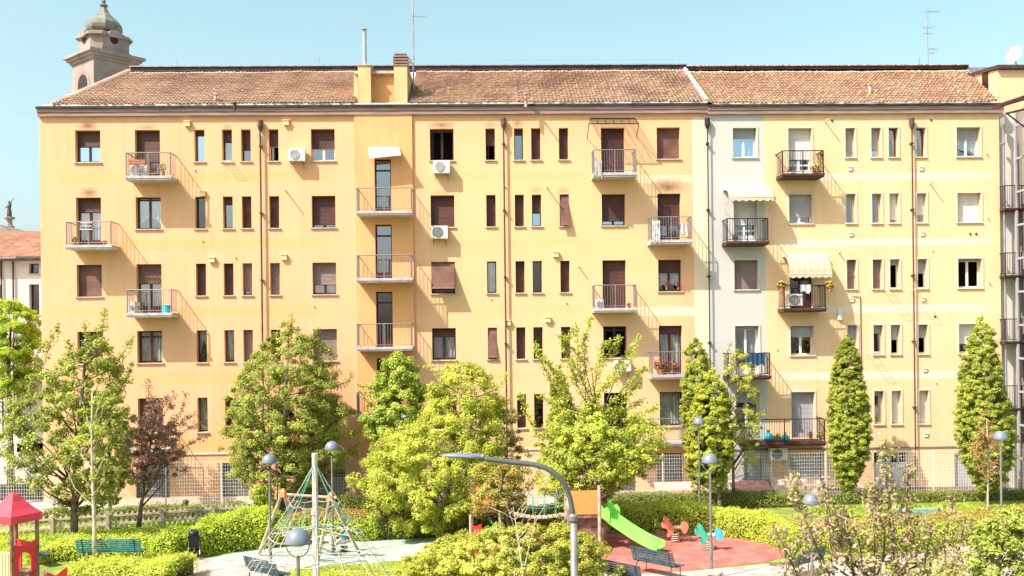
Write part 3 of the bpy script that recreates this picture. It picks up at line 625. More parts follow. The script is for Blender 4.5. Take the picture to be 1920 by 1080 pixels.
dm = MB().lathe([(r*sT, zz(y)) for r, y in pr], (cx, YT, 0), 8, rot=TA+math.pi/8); dm.build('onion_dome', M['dome_lead'], T)
# statue on a column, far left
Yc = 60.; p = PY(18, 437, Yc); sc = (Yc+D)/F; zc = lambda y: PY(18, y, Yc).z
K = thing('statue_column', 'small dark statue holding a staff on a stone pedestal, far left skyline', 'statue', (p.x, Yc, zc(438)))
MB().lathe([(9*sc, zc(440)), (9*sc, zc(424)), (5.5*sc, zc(423)), (5*sc, zc(412)), (10*sc, zc(410)), (10*sc, zc(407)), (4*sc, zc(406))], (p.x, Yc, 0), 8).build('pedestal', M['stone_tower'], K)
mat('bronze', (.09, .07, .06), .5, .3, 4)
fg = MB().lathe([(4.6*sc, zc(406)), (4.2*sc, zc(398)), (3*sc, zc(391)), (3.8*sc, zc(386)), (2.6*sc, zc(383.5)), (1.2*sc, zc(382.5)), (1.9*sc, zc(380.5)), (1.8*sc, zc(378)), (.6*sc, zc(376.5))], (p.x, Yc, 0), 10)
fg.tube([(p.x+2.5*sc, Yc, zc(386)), (p.x+5*sc, Yc-.2, zc(383)), (p.x+6*sc, Yc-.3, zc(379))], [1.2*sc, 1*sc, .8*sc]).tube([(p.x-3*sc, Yc, zc(386)), (p.x-5*sc, Yc-.3, zc(391))], 1*sc)
fg.build('figure', M['bronze'], K); MB().tube([(p.x+2*sc, Yc-.3, zc(381)), (p.x+12*sc, Yc-.3, zc(373))], .5*sc).build('staff', M['bronze'], K)
# low church roof beside it
p0 = PY(-60, 445, 40); p1 = PY(29, 437, 40)
Q = thing('church_roof_building', 'grey brown sloping roof end beyond the white house, far left', 'building', (p0.x, 40, 0))
MB().prism([(p0.x-3, 0), (p1.x, 0), (p1.x, p1.z-.2), (PY(0, 421, 40).x, PY(0, 421, 40).z), (p0.x-3, PY(-60, 398, 40).z)], 40, 48).build('gable_wall', M['stone_tower'], Q)
# white house with tiled roof, left
Yw = 13.; W1 = thing('house', 'white plastered house with terracotta tiled roof, left of the orange block', 'house', (PY(20, 600, Yw).x, Yw, 0))
x0 = PY(-90, 500, Yw).x; x1 = PY(110, 500, Yw).x; zt = PY(20, 486, Yw).z
wo = [(PY(54, 500, Yw).x, PY(73, 500, Yw).x, PY(60, 513, Yw).z, PY(60, 494, Yw).z), (PY(54, 500, Yw).x, PY(73, 500, Yw).x, PY(60, 590, Yw).z, PY(60, 533, Yw).z), (PY(-14, 500, Yw).x, PY(4, 500, Yw).x, PY(0, 517, Yw).z, PY(0, 496, Yw).z), (PY(-14, 500, Yw).x, PY(4, 500, Yw).x, PY(0, 560, Yw).z, PY(0, 534, Yw).z)]
wall(W1, x0, x1, 0, zt, wo, M['white_plaster'], y=Yw, depth=.3)
for o in wo: window(W1, o, y=Yw, fr='brown_frame', glass='dim_glass')
MB().box(x0, x1, Yw+1, Yw+1.05, 0, zt-.1).build('interior_shade', M['room'], W1)
ze = PY(20, 484, Yw-.5).z; zr_ = PY(40, 434, Yw+7).z
tile_slope(W1, x0, x1+.5, x0, x1+.5, Yw-.5, ze, Yw+7, zr_, M['far_tiles'], 11)
MB().box(x0, x1, Yw-.52, Yw-.4, ze-.16, ze-.02).build('gutter', M['gutter'], W1)
for px in (26, 4): x = PY(px, 520, Yw).x; MB().tube([(x, Yw-.1, ze-.1), (x, Yw-.1, 0)], .05).build('downpipe', M['gutter'], W1)
# low annexe in front of it
Ya = 1.5; V = thing('annexe', 'low white rendered annexe with red tiled roof hidden behind the left trees', 'outbuilding', (PY(20, 880, Ya).x, Ya, 0))
x0 = PY(-90, 860, Ya).x; x1 = XA0-.05; zt = PY(20, 832, Ya).z; zb = PY(20, 908, Ya).z
MB().box(x0, x1, Ya, Ya+7, zb, zt).build('wall', M['white_plaster'], V); MB().box(x0, x1, Ya+.4, Ya+6.8, 0, zb-.003).build('lower_wall', M['grille_dark'], V)
zr_ = PY(40, 672, Ya+7).z
tile_slope(V, PY(28, 712, Ya).x, x1, PY(36, 672, Ya+3).x, x1, Ya-.2, PY(50, 708, Ya).z, Ya+3.5, PY(50, 670, Ya+3.5).z, M['far_tiles'], 13)
MB().box(PY(30, 712, Ya).x, x1, Ya, Ya+6, zt-.4, PY(50, 711, Ya).z).build('upper_wall', M['low_plaster'], V)
f = MB()
for px, py in ((62, 778), (47, 800)): p = PY(px, py, Ya-.06); f.box(p.x-.3, p.x+.3, Ya-.06, Ya-.01, p.z-.22, p.z+.22)
f.build('window', M['grey_shutter'], V)
# right: penthouse, white house, glass lift tower
Pn = thing('penthouse', 'yellow rooftop storey with dark flat roof edge at the upper right corner', 'building', (PY(1900, 160, 1.2).x, 3, 16))
x0 = PY(1871, 160, 1.2).x; zt = PY(1880, 131, 1.2).z; zb = PY(1880, 215, 1.2).z-1
wo = []
b = MB(); y0, y1 = 1.2, 4.6; zs = PY(1832, 146, y1).z
b.poly([(x0, y0, zb), (x0, y0, zt), (x0, y1, zs), (x0, y1, zb)]).quad((x0, y0, zb), (x0+6, y0, zb), (x0+6, y0, zt), (x0, y0, zt)); b.build('wall', M['yellow_plaster'], Pn)
b = MB(); b.quad((x0-.1, y0-.2, zt+.02), (x0+6, y0-.2, zt+.02), (x0+6, y1+.2, zs), (x0-.1, y1+.2, zs)).quad((x0-.1, y0-.2, zt+.2), (x0-.1, y1+.2, zs+.16), (x0+6, y1+.2, zs+.16), (x0+6, y0-.2, zt+.2)).quad((x0-.1, y0-.2, zt+.02), (x0-.1, y0-.2, zt+.2), (x0+6, y0-.2, zt+.2), (x0+6, y0-.2, zt+.02)).quad((x0-.1, y1+.2, zs), (x0-.1, y1+.2, zs+.16), (x0-.1, y0-.2, zt+.2), (x0-.1, y0-.2, zt+.02))
b.build('roof', M['dark_slab'], Pn)
z_ = PY(1858, 155, 2.6).z; MB().box(x0-.03, x0-.002, 2.1, 2.7, z_-.45, z_+.45).build('window', M['brown_frame'], Pn)
MB().box(PY(1815, 140, 6).x, x0+6, 6, 9, 15, PY(1840, 126, 6).z).build('rear_block', M['zinc'], Pn)
Wr = thing('apartment_building', 'narrow white house front with small iron balconies beside the glass lift tower', 'building', (PY(1890, 500, .3).x, .3, 0))
x0 = XB1+.05; x1 = x0+6
wo = [(PY(1915, 400, .3).x, PY(1915, 400, .3).x+1.2, z-2.3, z) for z in [ZT[i]-.6 for i in (1, 2, 3, 4)]]
wall(Wr, x0, x1, 0, PY(1890, 212, .3).z, wo, M['white_plaster'], y=.3)
for o in wo: window(Wr, o, y=.3, fr='dark_frame', sh=.3, shm='grey_shutter', door=1)
MB().box(x0, x1, 1.4, 1.45, 0, 17.5).build('interior_shade', M['room'], Wr)
for i, yr in enumerate((390, 516, 640, 765)):
    balcony(Wr, 1884, 1950, PY(1890, yr, -.4).z, depth=.8, y=.3, yref=yr, slabm='dark_slab', railm='dark_rail', th=.12)
MB().tube([(PY(1906, 400, .2).x, .2, 17), (PY(1906, 400, .2).x, .2, 0)], .04).build('downpipe', M['white_paint'], Wr)
Yl = -2.4; x0 = PY(1905, 400, -.4).x; zt = PY(1910, 190, Yl).z
Lt = thing('lift_tower', 'grey steel and glass lift tower with dark projecting roof, right edge', 'tower', (x0, Yl, 0))
b = MB(); 
for X in (x0, x0+1.6, x0+3.2): b.box(X-.06, X+.06, Yl-.06, Yl+.06, 0, zt)
b.box(x0-.06, x0+.06, Yl+1.9, Yl+2.02, 0, zt)
z = .1
while z < zt: b.box(x0+.062, x0+3.1, Yl-.04, Yl+.04, z-.05, z+.05).box(x0-.04, x0+.04, Yl+.062, Yl+1.89, z-.05, z+.05); z += 1.58
fr_ = b.build('frame', M['grey_shutter'], Lt)
glassmat('tower_glass', .35, (.72, .72, .68), (.7, .7, .66))
MB().quad((x0, Yl, 0), (x0+3.2, Yl, 0), (x0+3.2, Yl, zt), (x0, Yl, zt)).quad((x0, Yl, 0), (x0, Yl+2, 0), (x0, Yl+2, zt), (x0, Yl, zt)).build('glass_panel', M['tower_glass'], Lt)
MB().box(x0+.5, x0+3, Yl+.5, Yl+1.9, 0, zt-.2).build('lift_shaft', M['low_plaster'], Lt)
a = PY(1880, 192, Yl-.6); MB().xf(Matrix.Identity(4)).poly([(a.x, Yl-.6, a.z), (a.x+4, Yl-.6, a.z+1.3), (a.x+4, Yl+.3, a.z+1.3), (a.x, Yl+.3, a.z)]).poly([(a.x, Yl-.6, a.z-.12), (a.x, Yl+.3, a.z-.12), (a.x+4, Yl+.3, a.z+1.0), (a.x+4, Yl-.6, a.z+1.0)]).quad((a.x, Yl-.6, a.z-.12), (a.x+4, Yl-.6, a.z+1.0), (a.x+4, Yl-.6, a.z+1.3), (a.x, Yl-.6, a.z)).quad((a.x, Yl-.6, a.z-.12), (a.x, Yl-.6, a.z), (a.x, Yl+.3, a.z), (a.x, Yl+.3, a.z-.12)).build('roof', M['dark_slab'], Lt)
a = PY(1886, 213, Yl-.5); MB().tube([(a.x, Yl-.5, a.z), (a.x+2, Yl-.5, a.z+.45)], .05).tube([(a.x+.05, Yl-.5, a.z), (x0, Yl, a.z-1)], .035).build('canopy_strut', M['dark_slab'], Lt)
# ================================================================ THINGS FIXED TO OR STANDING ON THE BUILDINGS
def ac(px0, px1, py0, py1, Y, label, wallY=0., bracket=True, dark=False, side=False):
    a = PY(px0, py1, Y); c = PY(px1, py0, Y); dep = .34 if not side else .8
    t = thing('air_conditioner', label, 'air conditioner', ((a.x+c.x)/2, Y, a.z), group='air conditioner units on the facades')
    x0, x1, z0, z1 = a.x, c.x, a.z, c.z
    b = MB().box(x0, x1, Y, Y+dep, z0, z1).box(x0+.02, x0+.1, Y+.04, Y+dep-.04, z0-.05, z0).box(x1-.1, x1-.02, Y+.04, Y+dep-.04, z0-.05, z0)
    body = b.build('casing', M['ac_white'], t)
    w_ = x1-x0; cxx = x0+w_*.42 if not side else (x0+x1)/2; r = min((z1-z0)*.42, w_*.4)
    g = MB(); cz = (z0+z1)/2
    g.lathe([(r, 0), (r, .02), (r*.94, .02), (r*.94, .004)], (0, 0, 0), 20).xf(Matrix.Translation((cxx, Y-.001, cz)) @ Matrix.Rotation(math.pi/2, 4, 'X')); g.build('fan_opening', M['ac_dark' if dark else 'grey_shutter'], body)
    g = MB()
    for q in range(1, 5):
        rr = r*q/4.6; pts = [(cxx+rr*math.cos(u*math.pi/8), Y-.03, cz+rr*math.sin(u*math.pi/8)) for u in range(17)]; g.tube(pts, .006, 4, False)
    g.build('fan_grille', M['ac_white'], body)
    if bracket:
        k = MB()
        for X in (x0+.1, x1-.1): k.box(X-.02, X+.02, Y+.02, wallY-.002, z0-.09, z0-.051).tube([(X, Y+.1, z0-.07), (X, wallY-.02, z0-.3)], .012)
        k.build('bracket', M['ac_dark'], t)
    return t
ac(540, 571, 278.5, 301, -.42, 'white air conditioner with round grey fan on top floor wall, right of the left downpipe')
ac(812, 843, 301, 324, -.42, 'white air conditioner hung under the wide open top floor window')
ac(808, 839, 423, 447, -.42, 'white air conditioner with dark grille below the second row window beside stair bay', dark=True)
ac(1153, 1183, 675, 696, -.42, 'white air conditioner on the wall seen through wispy tree branches')
ac(1444, 1477, 840, 863, -.55, 'large white air conditioner under the long lower balcony with blue bags', dark=True)
ac(243, 275, 306, 333, -.6, 'white air conditioner standing behind the railing of the flowered top left balcony', bracket=False)
ac(241, 252, 565, 589, -.75, 'narrow white air conditioner at the left end of third row balcony', bracket=False, side=True, dark=True)
ac(1118, 1132, 561, 580, -.7, 'small white air conditioner inside the third row balcony of the middle block', bracket=False, dark=True)
ac(1479, 1505, 551, 573, -.75, 'white air conditioner on the black balcony with yellow flowers', bracket=False, dark=True)
# canopies and awnings
def P(px, py, Y): p = PY(px, py, Y); return (p.x, p.y, p.z)
t = thing('canopy', 'white flat canopy panel above the topmost stair bay door', 'canopy', P(718, 290, -.1))
a = P(690, 276, -.1); c = P(748, 276, -.1); e = P(752, 290, -.7); g = P(693, 296, -.7)
MB().quad(a, c, e, g).quad((a[0], a[1], a[2]-.03), (g[0], g[1], g[2]-.03), (e[0], e[1], e[2]-.03), (c[0], c[1], c[2]-.03)).quad(g, e, (e[0], e[1], e[2]-.03), (g[0], g[1], g[2]-.03)).build('panel', M['pale_surround'], t)
MB().tube([(a[0]+.05, -.1, a[2]-.45), (g[0]+.05, -.65, g[2])], .012).tube([(c[0]-.05, -.1, c[2]-.45), (e[0]-.05, -.65, e[2])], .012).build('bracket', M['steel'], t)
t = thing('canopy', 'slatted metal door canopy over the top balcony of middle block', 'canopy', P(1150, 235, -.1))
a = P(1107, 222, -.02); c = P(1190, 222, -.02); e = P(1198, 232, -.85); g = P(1104, 232, -.85)
b = MB(); b.tube([a, c, e, g, a], .025, 5, False)
for k in range(1, 6): u = k/6; b.tube([tuple(a[i]+(c[i]-a[i])*u for i in range(3)), tuple(g[i]+(e[i]-g[i])*u for i in range(3))], .02, 4)
for q in (a, c): pass
b.tube([g, (g[0], -.02, g[2]-.55)], .018).tube([e, (e[0], -.02, e[2]-.45)], .018); b.build('frame', M['dark_rail'], t)
MB().quad(a, c, e, g).build('sheet', M['glass'], t)
mat('awning_cloth', (.38, .33, .235), .9, .1, 8, col2=(.44, .39, .30)); mat('awning_stripe', (.50, .36, .17), .9, .1, 8)
def awning(px0, px1, py0, py1, out, label, stripes=False, rolled=False):
    a = P(px0, py0, -.1); c = P(px1, py0, -.1); zt = a[2]; zb = PY(px0, py1, -out).z
    t = thing('awning', label, 'awning', ((a[0]+c[0])/2, -.1, zt)); x0, x1 = a[0], c[0]
    n = 26; top = MB(); sl_ = []; sg = 6
    prof = [(-.12+(-out+.12)*math.sin(i/sg*math.pi/2), zt-.05-(zt-zb-.25)*(1-math.cos(i/sg*math.pi/2))) for i in range(sg+1)]
    for i in range(n):
        xa, xb = x0+(x1-x0)*i/n, x0+(x1-x0)*(i+1)/n
        m = top; stf = stripes and i % 4 == 1; n_0 = len(top.f)
        for k in range(sg): m.quad((xa, prof[k][0], prof[k][1]), (xb, prof[k][0], prof[k][1]), (xb, prof[k+1][0], prof[k+1][1]), (xa, prof[k+1][0], prof[k+1][1]))
        s0 = .12+.08*abs(math.sin(i*math.pi/4)); s1 = .12+.08*abs(math.sin((i+1)*math.pi/4)); y_ = prof[-1][0]; z_ = prof[-1][1]
        m.quad((xa, y_, z_), (xb, y_, z_), (xb, y_-.02, z_-s1), (xa, y_-.02, z_-s0))
        if stf: sl_.extend(range(n_0, len(top.f)))
    f = top.build('cloth', M['awning_cloth'], t); f.data.materials.append(M['awning_stripe'])
    for i in sl_: f.data.polygons[i].material_index = 1
    b = MB().box(x0-.06, x1+.06, -.22, -.003, zt-.06, zt+.05); b.tube([(x0, prof[-1][0], prof[-1][1]), (x1, prof[-1][0], prof[-1][1])], .02)
    for X in (x0+.02, x1-.02): b.tube([(X, -.05, prof[-1][1]-.5), (X, prof[-1][0], prof[-1][1])], .015)
    b.build('awning_frame', M['white_paint'], t)
awning(1358, 1441, 355, 378, .95, 'cream scalloped awning pulled half in over the white strip balcony')
awning(1470, 1548, 480, 522, .95, 'cream and yellow striped awning lowered above the black balcony', True)
# pink canopies in the yard
mat('pink_cloth', (.80, .40, .33), .9, .15, 4)
mat('sand_cloth', (.78, .55, .42), .9, .15, 4)
def yardcanopy(px0, px1, py0, py1, Y, label, m='pink_cloth'):
    a = P(px0, py0, Y); c = P(px1, py0, Y); zb = PY(px0, py1, Y).z; t = thing('yard_canopy', label, 'canopy', ((a[0]+c[0])/2, Y, 0)); b = MB(); n = 24; st = MB()
    for i in range(n):
        xa, xb = a[0]+(c[0]-a[0])*i/n, a[0]+(c[0]-a[0])*(i+1)/n; s0 = .07*abs(math.sin(i*math.pi/3)); s1 = .07*abs(math.sin((i+1)*math.pi/3))
        b.quad((xa, Y+.9, a[2]), (xb, Y+.9, a[2]), (xb, Y, zb+.12), (xa, Y, zb+.12)).quad((xa, Y, zb+.12), (xb, Y, zb+.12), (xb, Y-.02, zb-s1), (xa, Y-.02, zb-s0))
    b.build('cloth', M[m], t)
    for X in (a[0]+.05, c[0]-.05):
        MB().tube([(X, Y+.02, 0), (X, Y+.02, zb+.1)], .02).build('post', M['steel'], t); MB().tube([(X, Y+.88, 0), (X, Y+.88, a[2])], .02).build('post', M['steel'], t)
yardcanopy(1231, 1320, 909, 925, -1.15, 'pink scalloped canopy in the yard before the dark grilled opening')
yardcanopy(1372, 1446, 906, 921, -1.15, 'salmon canopy in the yard with a pale sloping end, beside thin trunk')
yardcanopy(1452, 1546, 897, 927, -1.15, 'wide pale orange canopy in the yard under the large air conditioner', 'sand_cloth')
# antennas and dish
def antenna(px, py0, py1, Y, label, boom, cat='antenna', r=.02, dishes=()):
    a = PY(px[1], py1, Y); c = PY(px[0], py0, Y); t = thing('tv_antenna', label, cat, (a.x, Y, a.z))
    MB().tube([(a.x, Y, a.z-.4), (a.x*.4+c.x*.6, Y, a.z*.4+c.z*.6), (a.x, Y, c.z)], [r*1.4, r*1.1, r]).build('mast', M['zinc'], t)
    b = MB()
    for (bx0, bx1, by, n, L) in boom:
        p = PY(bx0, by, Y); q = PY(bx1, by, Y); b.tube([p, q], .012, 4)
        for k in range(n): u = p.lerp(q, (k+.5)/n); b.tube([u-Vector((0, L, .12*L)), u+Vector((0, L, .12*L))], .007, 4)
    b.build('element', M['zinc'], t)
    return t
antenna((775, 775), -14, 150, 1.2, 'tall thin television antenna rising beside the stair chimney', [(772, 799, 31, 5, .3), (770, 812, -6, 8, .35)], r=.03)
antenna((1737, 1741), 16, 126, YR, 'tall antenna mast with several white aerials above the yellow block roof', [(1734, 1760, 22, 7, .3), (1729, 1750, 52, 5, .25), (1731, 1749, 63, 4, .25), (1740, 1756, 92, 6, .3), (1742, 1753, 100, 3, .3)], r=.022)
antenna((598, 598), 107, 133, YR, 'short white stick aerial on the ridge left of the chimneys', [(596, 600, 112, 1, .1)])
antenna((1724, 1724), 108, 126, YR, 'very short aerial stub at the foot of tall antenna mast', [(1721, 1727, 113, 2, .1)])
def dish(px, py, Y, r, label, ry, tilt, zbase):
    p = PY(px, py, Y); t = thing('satellite_dish', label, 'satellite dish', (p.x, Y, zbase))
    m = MB(); prof = [(r*i/6, .22*r*(i/6)**2) for i in range(1, 7)]; m.lathe([(.001, 0)]+prof+[(r*.985, .22*r+.01)]+[(q[0]*.98, q[1]+.012) for q in prof[::-1]], (0, 0, 0), 24)
    m.xf(Matrix.Translation(p) @ Matrix.Rotation(ry, 4, 'Z') @ Matrix.Rotation(tilt, 4, 'X')); d_ = m.build('reflector', M['white_paint'], t, smooth=True)
    dirv = (Matrix.Rotation(ry, 3, 'Z') @ Matrix.Rotation(tilt, 3, 'X')) @ Vector((0, 0, 1)); k = MB()
    k.tube([p-Vector((0, 0, r*.7)), p+dirv*r*1.1], .02); k.lathe([(.05, 0), (.05, .12)], tuple(p+dirv*r*1.1-Vector((0, 0, .06))), 8); k.tube([p, (p.x-dirv.x*.15, p.y-dirv.y*.15, zbase)], .03); k.build('feed_arm', M['zinc'], t)
dish(1903, 104, 3, .48, 'white satellite dish on the penthouse roof, upper right corner', R(-65), R(72), PY(1903, 127, 3).z-.1)
dish(767, 114, 1.0, .22, 'small dark satellite dish beside the striped chimney', R(70), R(70), PY(769, 160, 1.0).z)
# balcony plants and clutter
leafmat('pot_leaf', (.12, .16, .03), (.05, .07, .02)); mat('terracotta', (.40, .15, .08), .8, .15, 6)
leafmat('red_flower', (.6, .05, .05), (.5, .10, .12), .2); leafmat('yellow_flower', (.78, .62, .06), (.7, .45, .05), .2)
def leafmesh(name, pts, nrm, size, m, parent=None, rg=None, asp=.55, fold=.25):
    """many small folded leaves: pts Nx3, nrm Nx3"""
    n = len(pts); rg = rg or np.random.RandomState(1)
    size = np.asarray(size)*(.65+.7*rg.rand(n)); nn = nrm/np.maximum(1e-6, np.linalg.norm(nrm, axis=1))[:, None]
    r = rg.randn(n, 3); t = np.cross(nn, r); t /= np.maximum(1e-6, np.linalg.norm(t, axis=1))[:, None]; s = np.cross(nn, t)
    h = size[:, None]*.5; w_ = h*asp
    V = np.stack([pts-t*h, pts+s*w_+nn*w_*fold-t*h*.1, pts+t*h*1.05-nn*h*.15, pts-s*w_+nn*w_*fold-t*h*.1], 1).reshape(-1, 3)
    if parent is not None:
        off = Vector((0, 0, 0)); q = parent
        while q: off += q.location; q = q.parent
        V = V-np.array(off)
    me = bpy.data.meshes.new(name); me.vertices.add(4*n); me.vertices.foreach_set('co', V.astype(np.float32).ravel())
    me.loops.add(4*n); me.loops.foreach_set('vertex_index', np.arange(4*n, dtype=np.int32)); me.polygons.add(n)
    me.polygons.foreach_set('loop_start', np.arange(0, 4*n, 4, dtype=np.int32)); me.polygons.foreach_set('loop_total', np.full(n, 4, dtype=np.int32))
    me.materials.append(m); me.update(calc_edges=True); o = bpy.data.objects.new(name, me); C.objects.link(o)
    if parent is not None: o.parent = parent
    return o
def ball(rg, n, c, r, shell=.5):
    d = rg.randn(n, 3); d /= np.linalg.norm(d, axis=1)[:, None]; q = shell+(1-shell)*rg.rand(n)**.5
    return np.array(c)+d*q[:, None]*np.array(r), d
def potplant(px, py, Y, r, h, label, fl=None, pot='terracotta', n=120, box=False, group=None):
    p = PY(px, py, Y); t = thing('potted_plant', label, 'plant', (p.x, Y, p.z), group=group); rg = np.random.RandomState(int(px*7+py))
    if box: MB().box(p.x-r, p.x+r, Y-.1, Y+.1, p.z, p.z+.2).build('planter', M[pot], t)
    else: MB().lathe([(r*.35, 0), (r*.5, h*.4), (r*.55, h*.4), (r*.55, h*.46)], (p.x, Y, p.z), 10).build('pot', M[pot], t)
    q, d = ball(rg, n, (p.x, Y, p.z+h*.75), (r, r*.6 if not box else .15, h*.4), .2); leafmesh('foliage', q, d+np.array([0, 0, .4]), .09, M['pot_leaf'], t, rg)
    if fl: q, d = ball(rg, n//2, (p.x, Y-.03, p.z+h*.8), (r*1.05, r*.65 if not box else .18, h*.42), .8); leafmesh('flower', q, d, .1, M[fl], t, rg)
potplant(258, 308, -.92, .38, .55, 'leafy balcony plants in a red trough above the top left air conditioner', None, box=True, n=90)
potplant(288, 333, -.8, .16, .5, 'terracotta pot plant at the middle of the flowered top left balcony', 'red_flower', n=60)
potplant(306, 333, -.85, .18, .6, 'taller terracotta pot plant at the right end of top left balcony', 'yellow_flower', n=70)
potplant(1466, 548, -.9, .27, .45, 'yellow flower basket at the left end of the black balcony', 'yellow_flower', n=160)
potplant(1556, 548, -.9, .27, .45, 'yellow flower basket at the right end of the black balcony', 'yellow_flower', n=160)
potplant(1530, 332, -.85, .3, .55, 'yellowing plant on the right of the dark top floor balcony', 'yellow_flower', n=120)
potplant(1540, 300, -.95, .15, .35, 'small green plant hooked on the corner rail of yellow block top balcony', None, n=60)
potplant(1240, 706, -.85, .4, .7, 'mass of red flowers in pots behind the lower right balcony rail of orange block', 'red_flower', n=240)
potplant(1262, 706, -.85, .3, .6, 'red flowering pot nearest the columnar tree on orange block balcony', 'red_flower', n=140)
potplant(1250, 543, -.03, .14, .35, 'small potted plant on the third row window sill', 'red_flower', n=50)
potplant(1272, 543, -.03, .1, .28, 'tiny pink plant at the right end of third row window sill', 'red_flower', n=30)
potplant(195, 465, -.8, .2, .3, 'low red and white flowers on the left balcony with curtained door', 'red_flower', n=60)
mat('blue_cloth', (.02, .06, .13), .9, .2, 5); mat('cyan_plastic', (.04, .45, .65), .5, .1, 5); mat('pattern_cloth', (.7, .68, .64), .9, .1, 9, col2=(.3, .3, .33))
def drape(px0, px1, py0, py1, Y, label, m, name='laundry', n=14):
    a = PY(px0, py0, Y); c = PY(px1, py1, Y); b = MB()
    pts = [(a.x+(c.x-a.x)*i/n, Y-.05+.03*math.sin(i*2.1)) for i in range(n+1)]
    for i in range(n):
        (xa, ya), (xb, yb2) = pts[i], pts[i+1]; zb = c.z+.06*math.sin(i*1.3)
        b.quad((xa, ya, a.z), (xb, yb2, a.z), (xb, yb2-.02, zb), (xa, ya-.02, zb)).quad((xa, ya, a.z), (xa, Y+.1, a.z-.25), (xb, Y+.1, a.z-.25), (xb, yb2, a.z)).quad((xa, ya-.02, zb), (xb, yb2-.02, zb), (xb, yb2+.0, zb), (xa, ya, zb))
    o = b.build(name, M[m]); centre(o, (a.x, Y, c.z)); return tag(o, label, 'laundry')
drape(1394, 1434, 663, 684, -1.02, 'dark blue laundry draped over the white strip balcony rail', 'blue_cloth')
drape(1222, 1237, 414, 455, -1.02, 'patterned pale cloth hanging on the left of second row balcony', 'pattern_cloth')
drape(1114, 1128, 302, 332, -1.02, 'light blue cloth at the left end of the canopied balcony', 'curtain')
o = MB().lathe([(.17, 0), (.19, .38), (.2, .4), (.16, .42)], tuple(PY(312, 589, -.85)), 12).build('bin', M['cyan_plastic']); centre(o, PY(312, 589, -.85)); tag(o, 'blue plastic tub at the right end of third row balcony', 'tub')
for (px, s, lb) in ((1441, .34, 'larger light blue plastic bag on the long lower balcony, further left'), (1472, .27, 'light blue knotted plastic bag beside the white post on long lower balcony')):
    p = PY(px, 826, -.9); o = MB().lathe([(.5*s, 0), (s*.8, s*.25), (s*.75, s*.6), (s*.4, s*.95), (s*.12, s*1.15), (s*.28, s*1.45)], tuple(p), 9, rot=.4).build('plastic_bag', M['cyan_plastic']); centre(o, p); tag(o, lb, 'bag')
def rack(px0, px1, py0, py1, Y, label):
    t = MB(); a = PY(px0, py0, Y); c = PY(px1, py1, Y)
    t.tube([(a.x, -.01, a.z-.1), (a.x, Y, a.z), (c.x, Y, a.z), (c.x, -.01, a.z-.1)], .012, 4, False)
    for k in range(1, 5): y_ = Y*k/5; t.tube([(a.x, y_, a.z-.03), (c.x, y_, a.z-.03)], .006, 4)
    o = t.build('drying_rack', M['white_paint']); centre(o, (a.x, -.01, a.z)); tag(o, label, 'drying rack')
rack(418, 434, 301, 303, -.42, 'white folding drying rack under the top floor narrow window with curtain')
rack(1669, 1684, 540, 543, -.75, 'thin drying rack under the tilted third row window left of the yellow downpipe')
rack(1720, 1735, 540, 543, -.85, 'thin drying rack under the third row window right of the yellow downpipe')
rack(1636, 1651, 660, 662, -.75, 'thin drying rack under the fourth row narrow window between cypress like trees')
p = PY(161, 424, -1.06)
o = MB().tube([(p.x-.25, p.y, p.z-.15), (p.x-.25, p.y, p.z+.15), (p.x+.28, p.y, p.z+.15), (p.x+.28, p.y, p.z-.15), (p.x-.25, p.y, p.z-.15)], .02, 5).tube([(p.x-.25, p.y, p.z), (p.x+.28, p.y, p.z)], .015).tube([(p.x, p.y, p.z-.15), (p.x, p.y, p.z+.15)], .015).build('drying_rack', M['white_paint']); centre(o, p); tag(o, 'small white clothes airer hooked on the left balcony rail', 'drying rack')

potplant(1483, 332, -.8, .2, .5, 'white potted plant stand at the left end of yellow block top balcony', None, 'white_paint', n=70)
potplant(1456, 826, -.8, .22, .35, 'brown box planter between the two light blue bags', None, 'terracotta', box=True, n=30)
potplant(1520, 826, -.9, .16, .4, 'small terracotta pot before the grey shuttered door on the long balcony', None, n=50)
potplant(1538, 826, -.9, .15, .35, 'pot at the far right end of the long lower balcony', 'yellow_flower', n=50)
potplant(1378, 456, -.85, .16, .4, 'green pot plant on the balcony below the scalloped awning', None, n=60)
potplant(1180, 582, -.85, .14, .35, 'small pot plant at the right end of third row middle block balcony', None, n=50)
potplant(140, 465, -.85, .15, .5, 'dark leaved pot plant at the left end of curtained door balcony', None, n=60)
potplant(265, 590, -.8, .14, .4, 'small green pot beside the third row balcony air conditioner', None, n=50)
potplant(1412, 700, -.85, .2, .4, 'leafy pot below the dark blue laundry', None, n=80)
for (x0_, x1_, y0_, y1_, Y_, lb) in ((1500, 1520, 534, 548, -1.02, 'white and teal cloths on the black balcony rail with yellow flowers'), (1275, 1290, 420, 440, -1.02, 'small pale towel on the second row balcony rail, right side')):
    drape(x0_, x1_, y0_, y1_, Y_, lb, 'curtain', n=6)
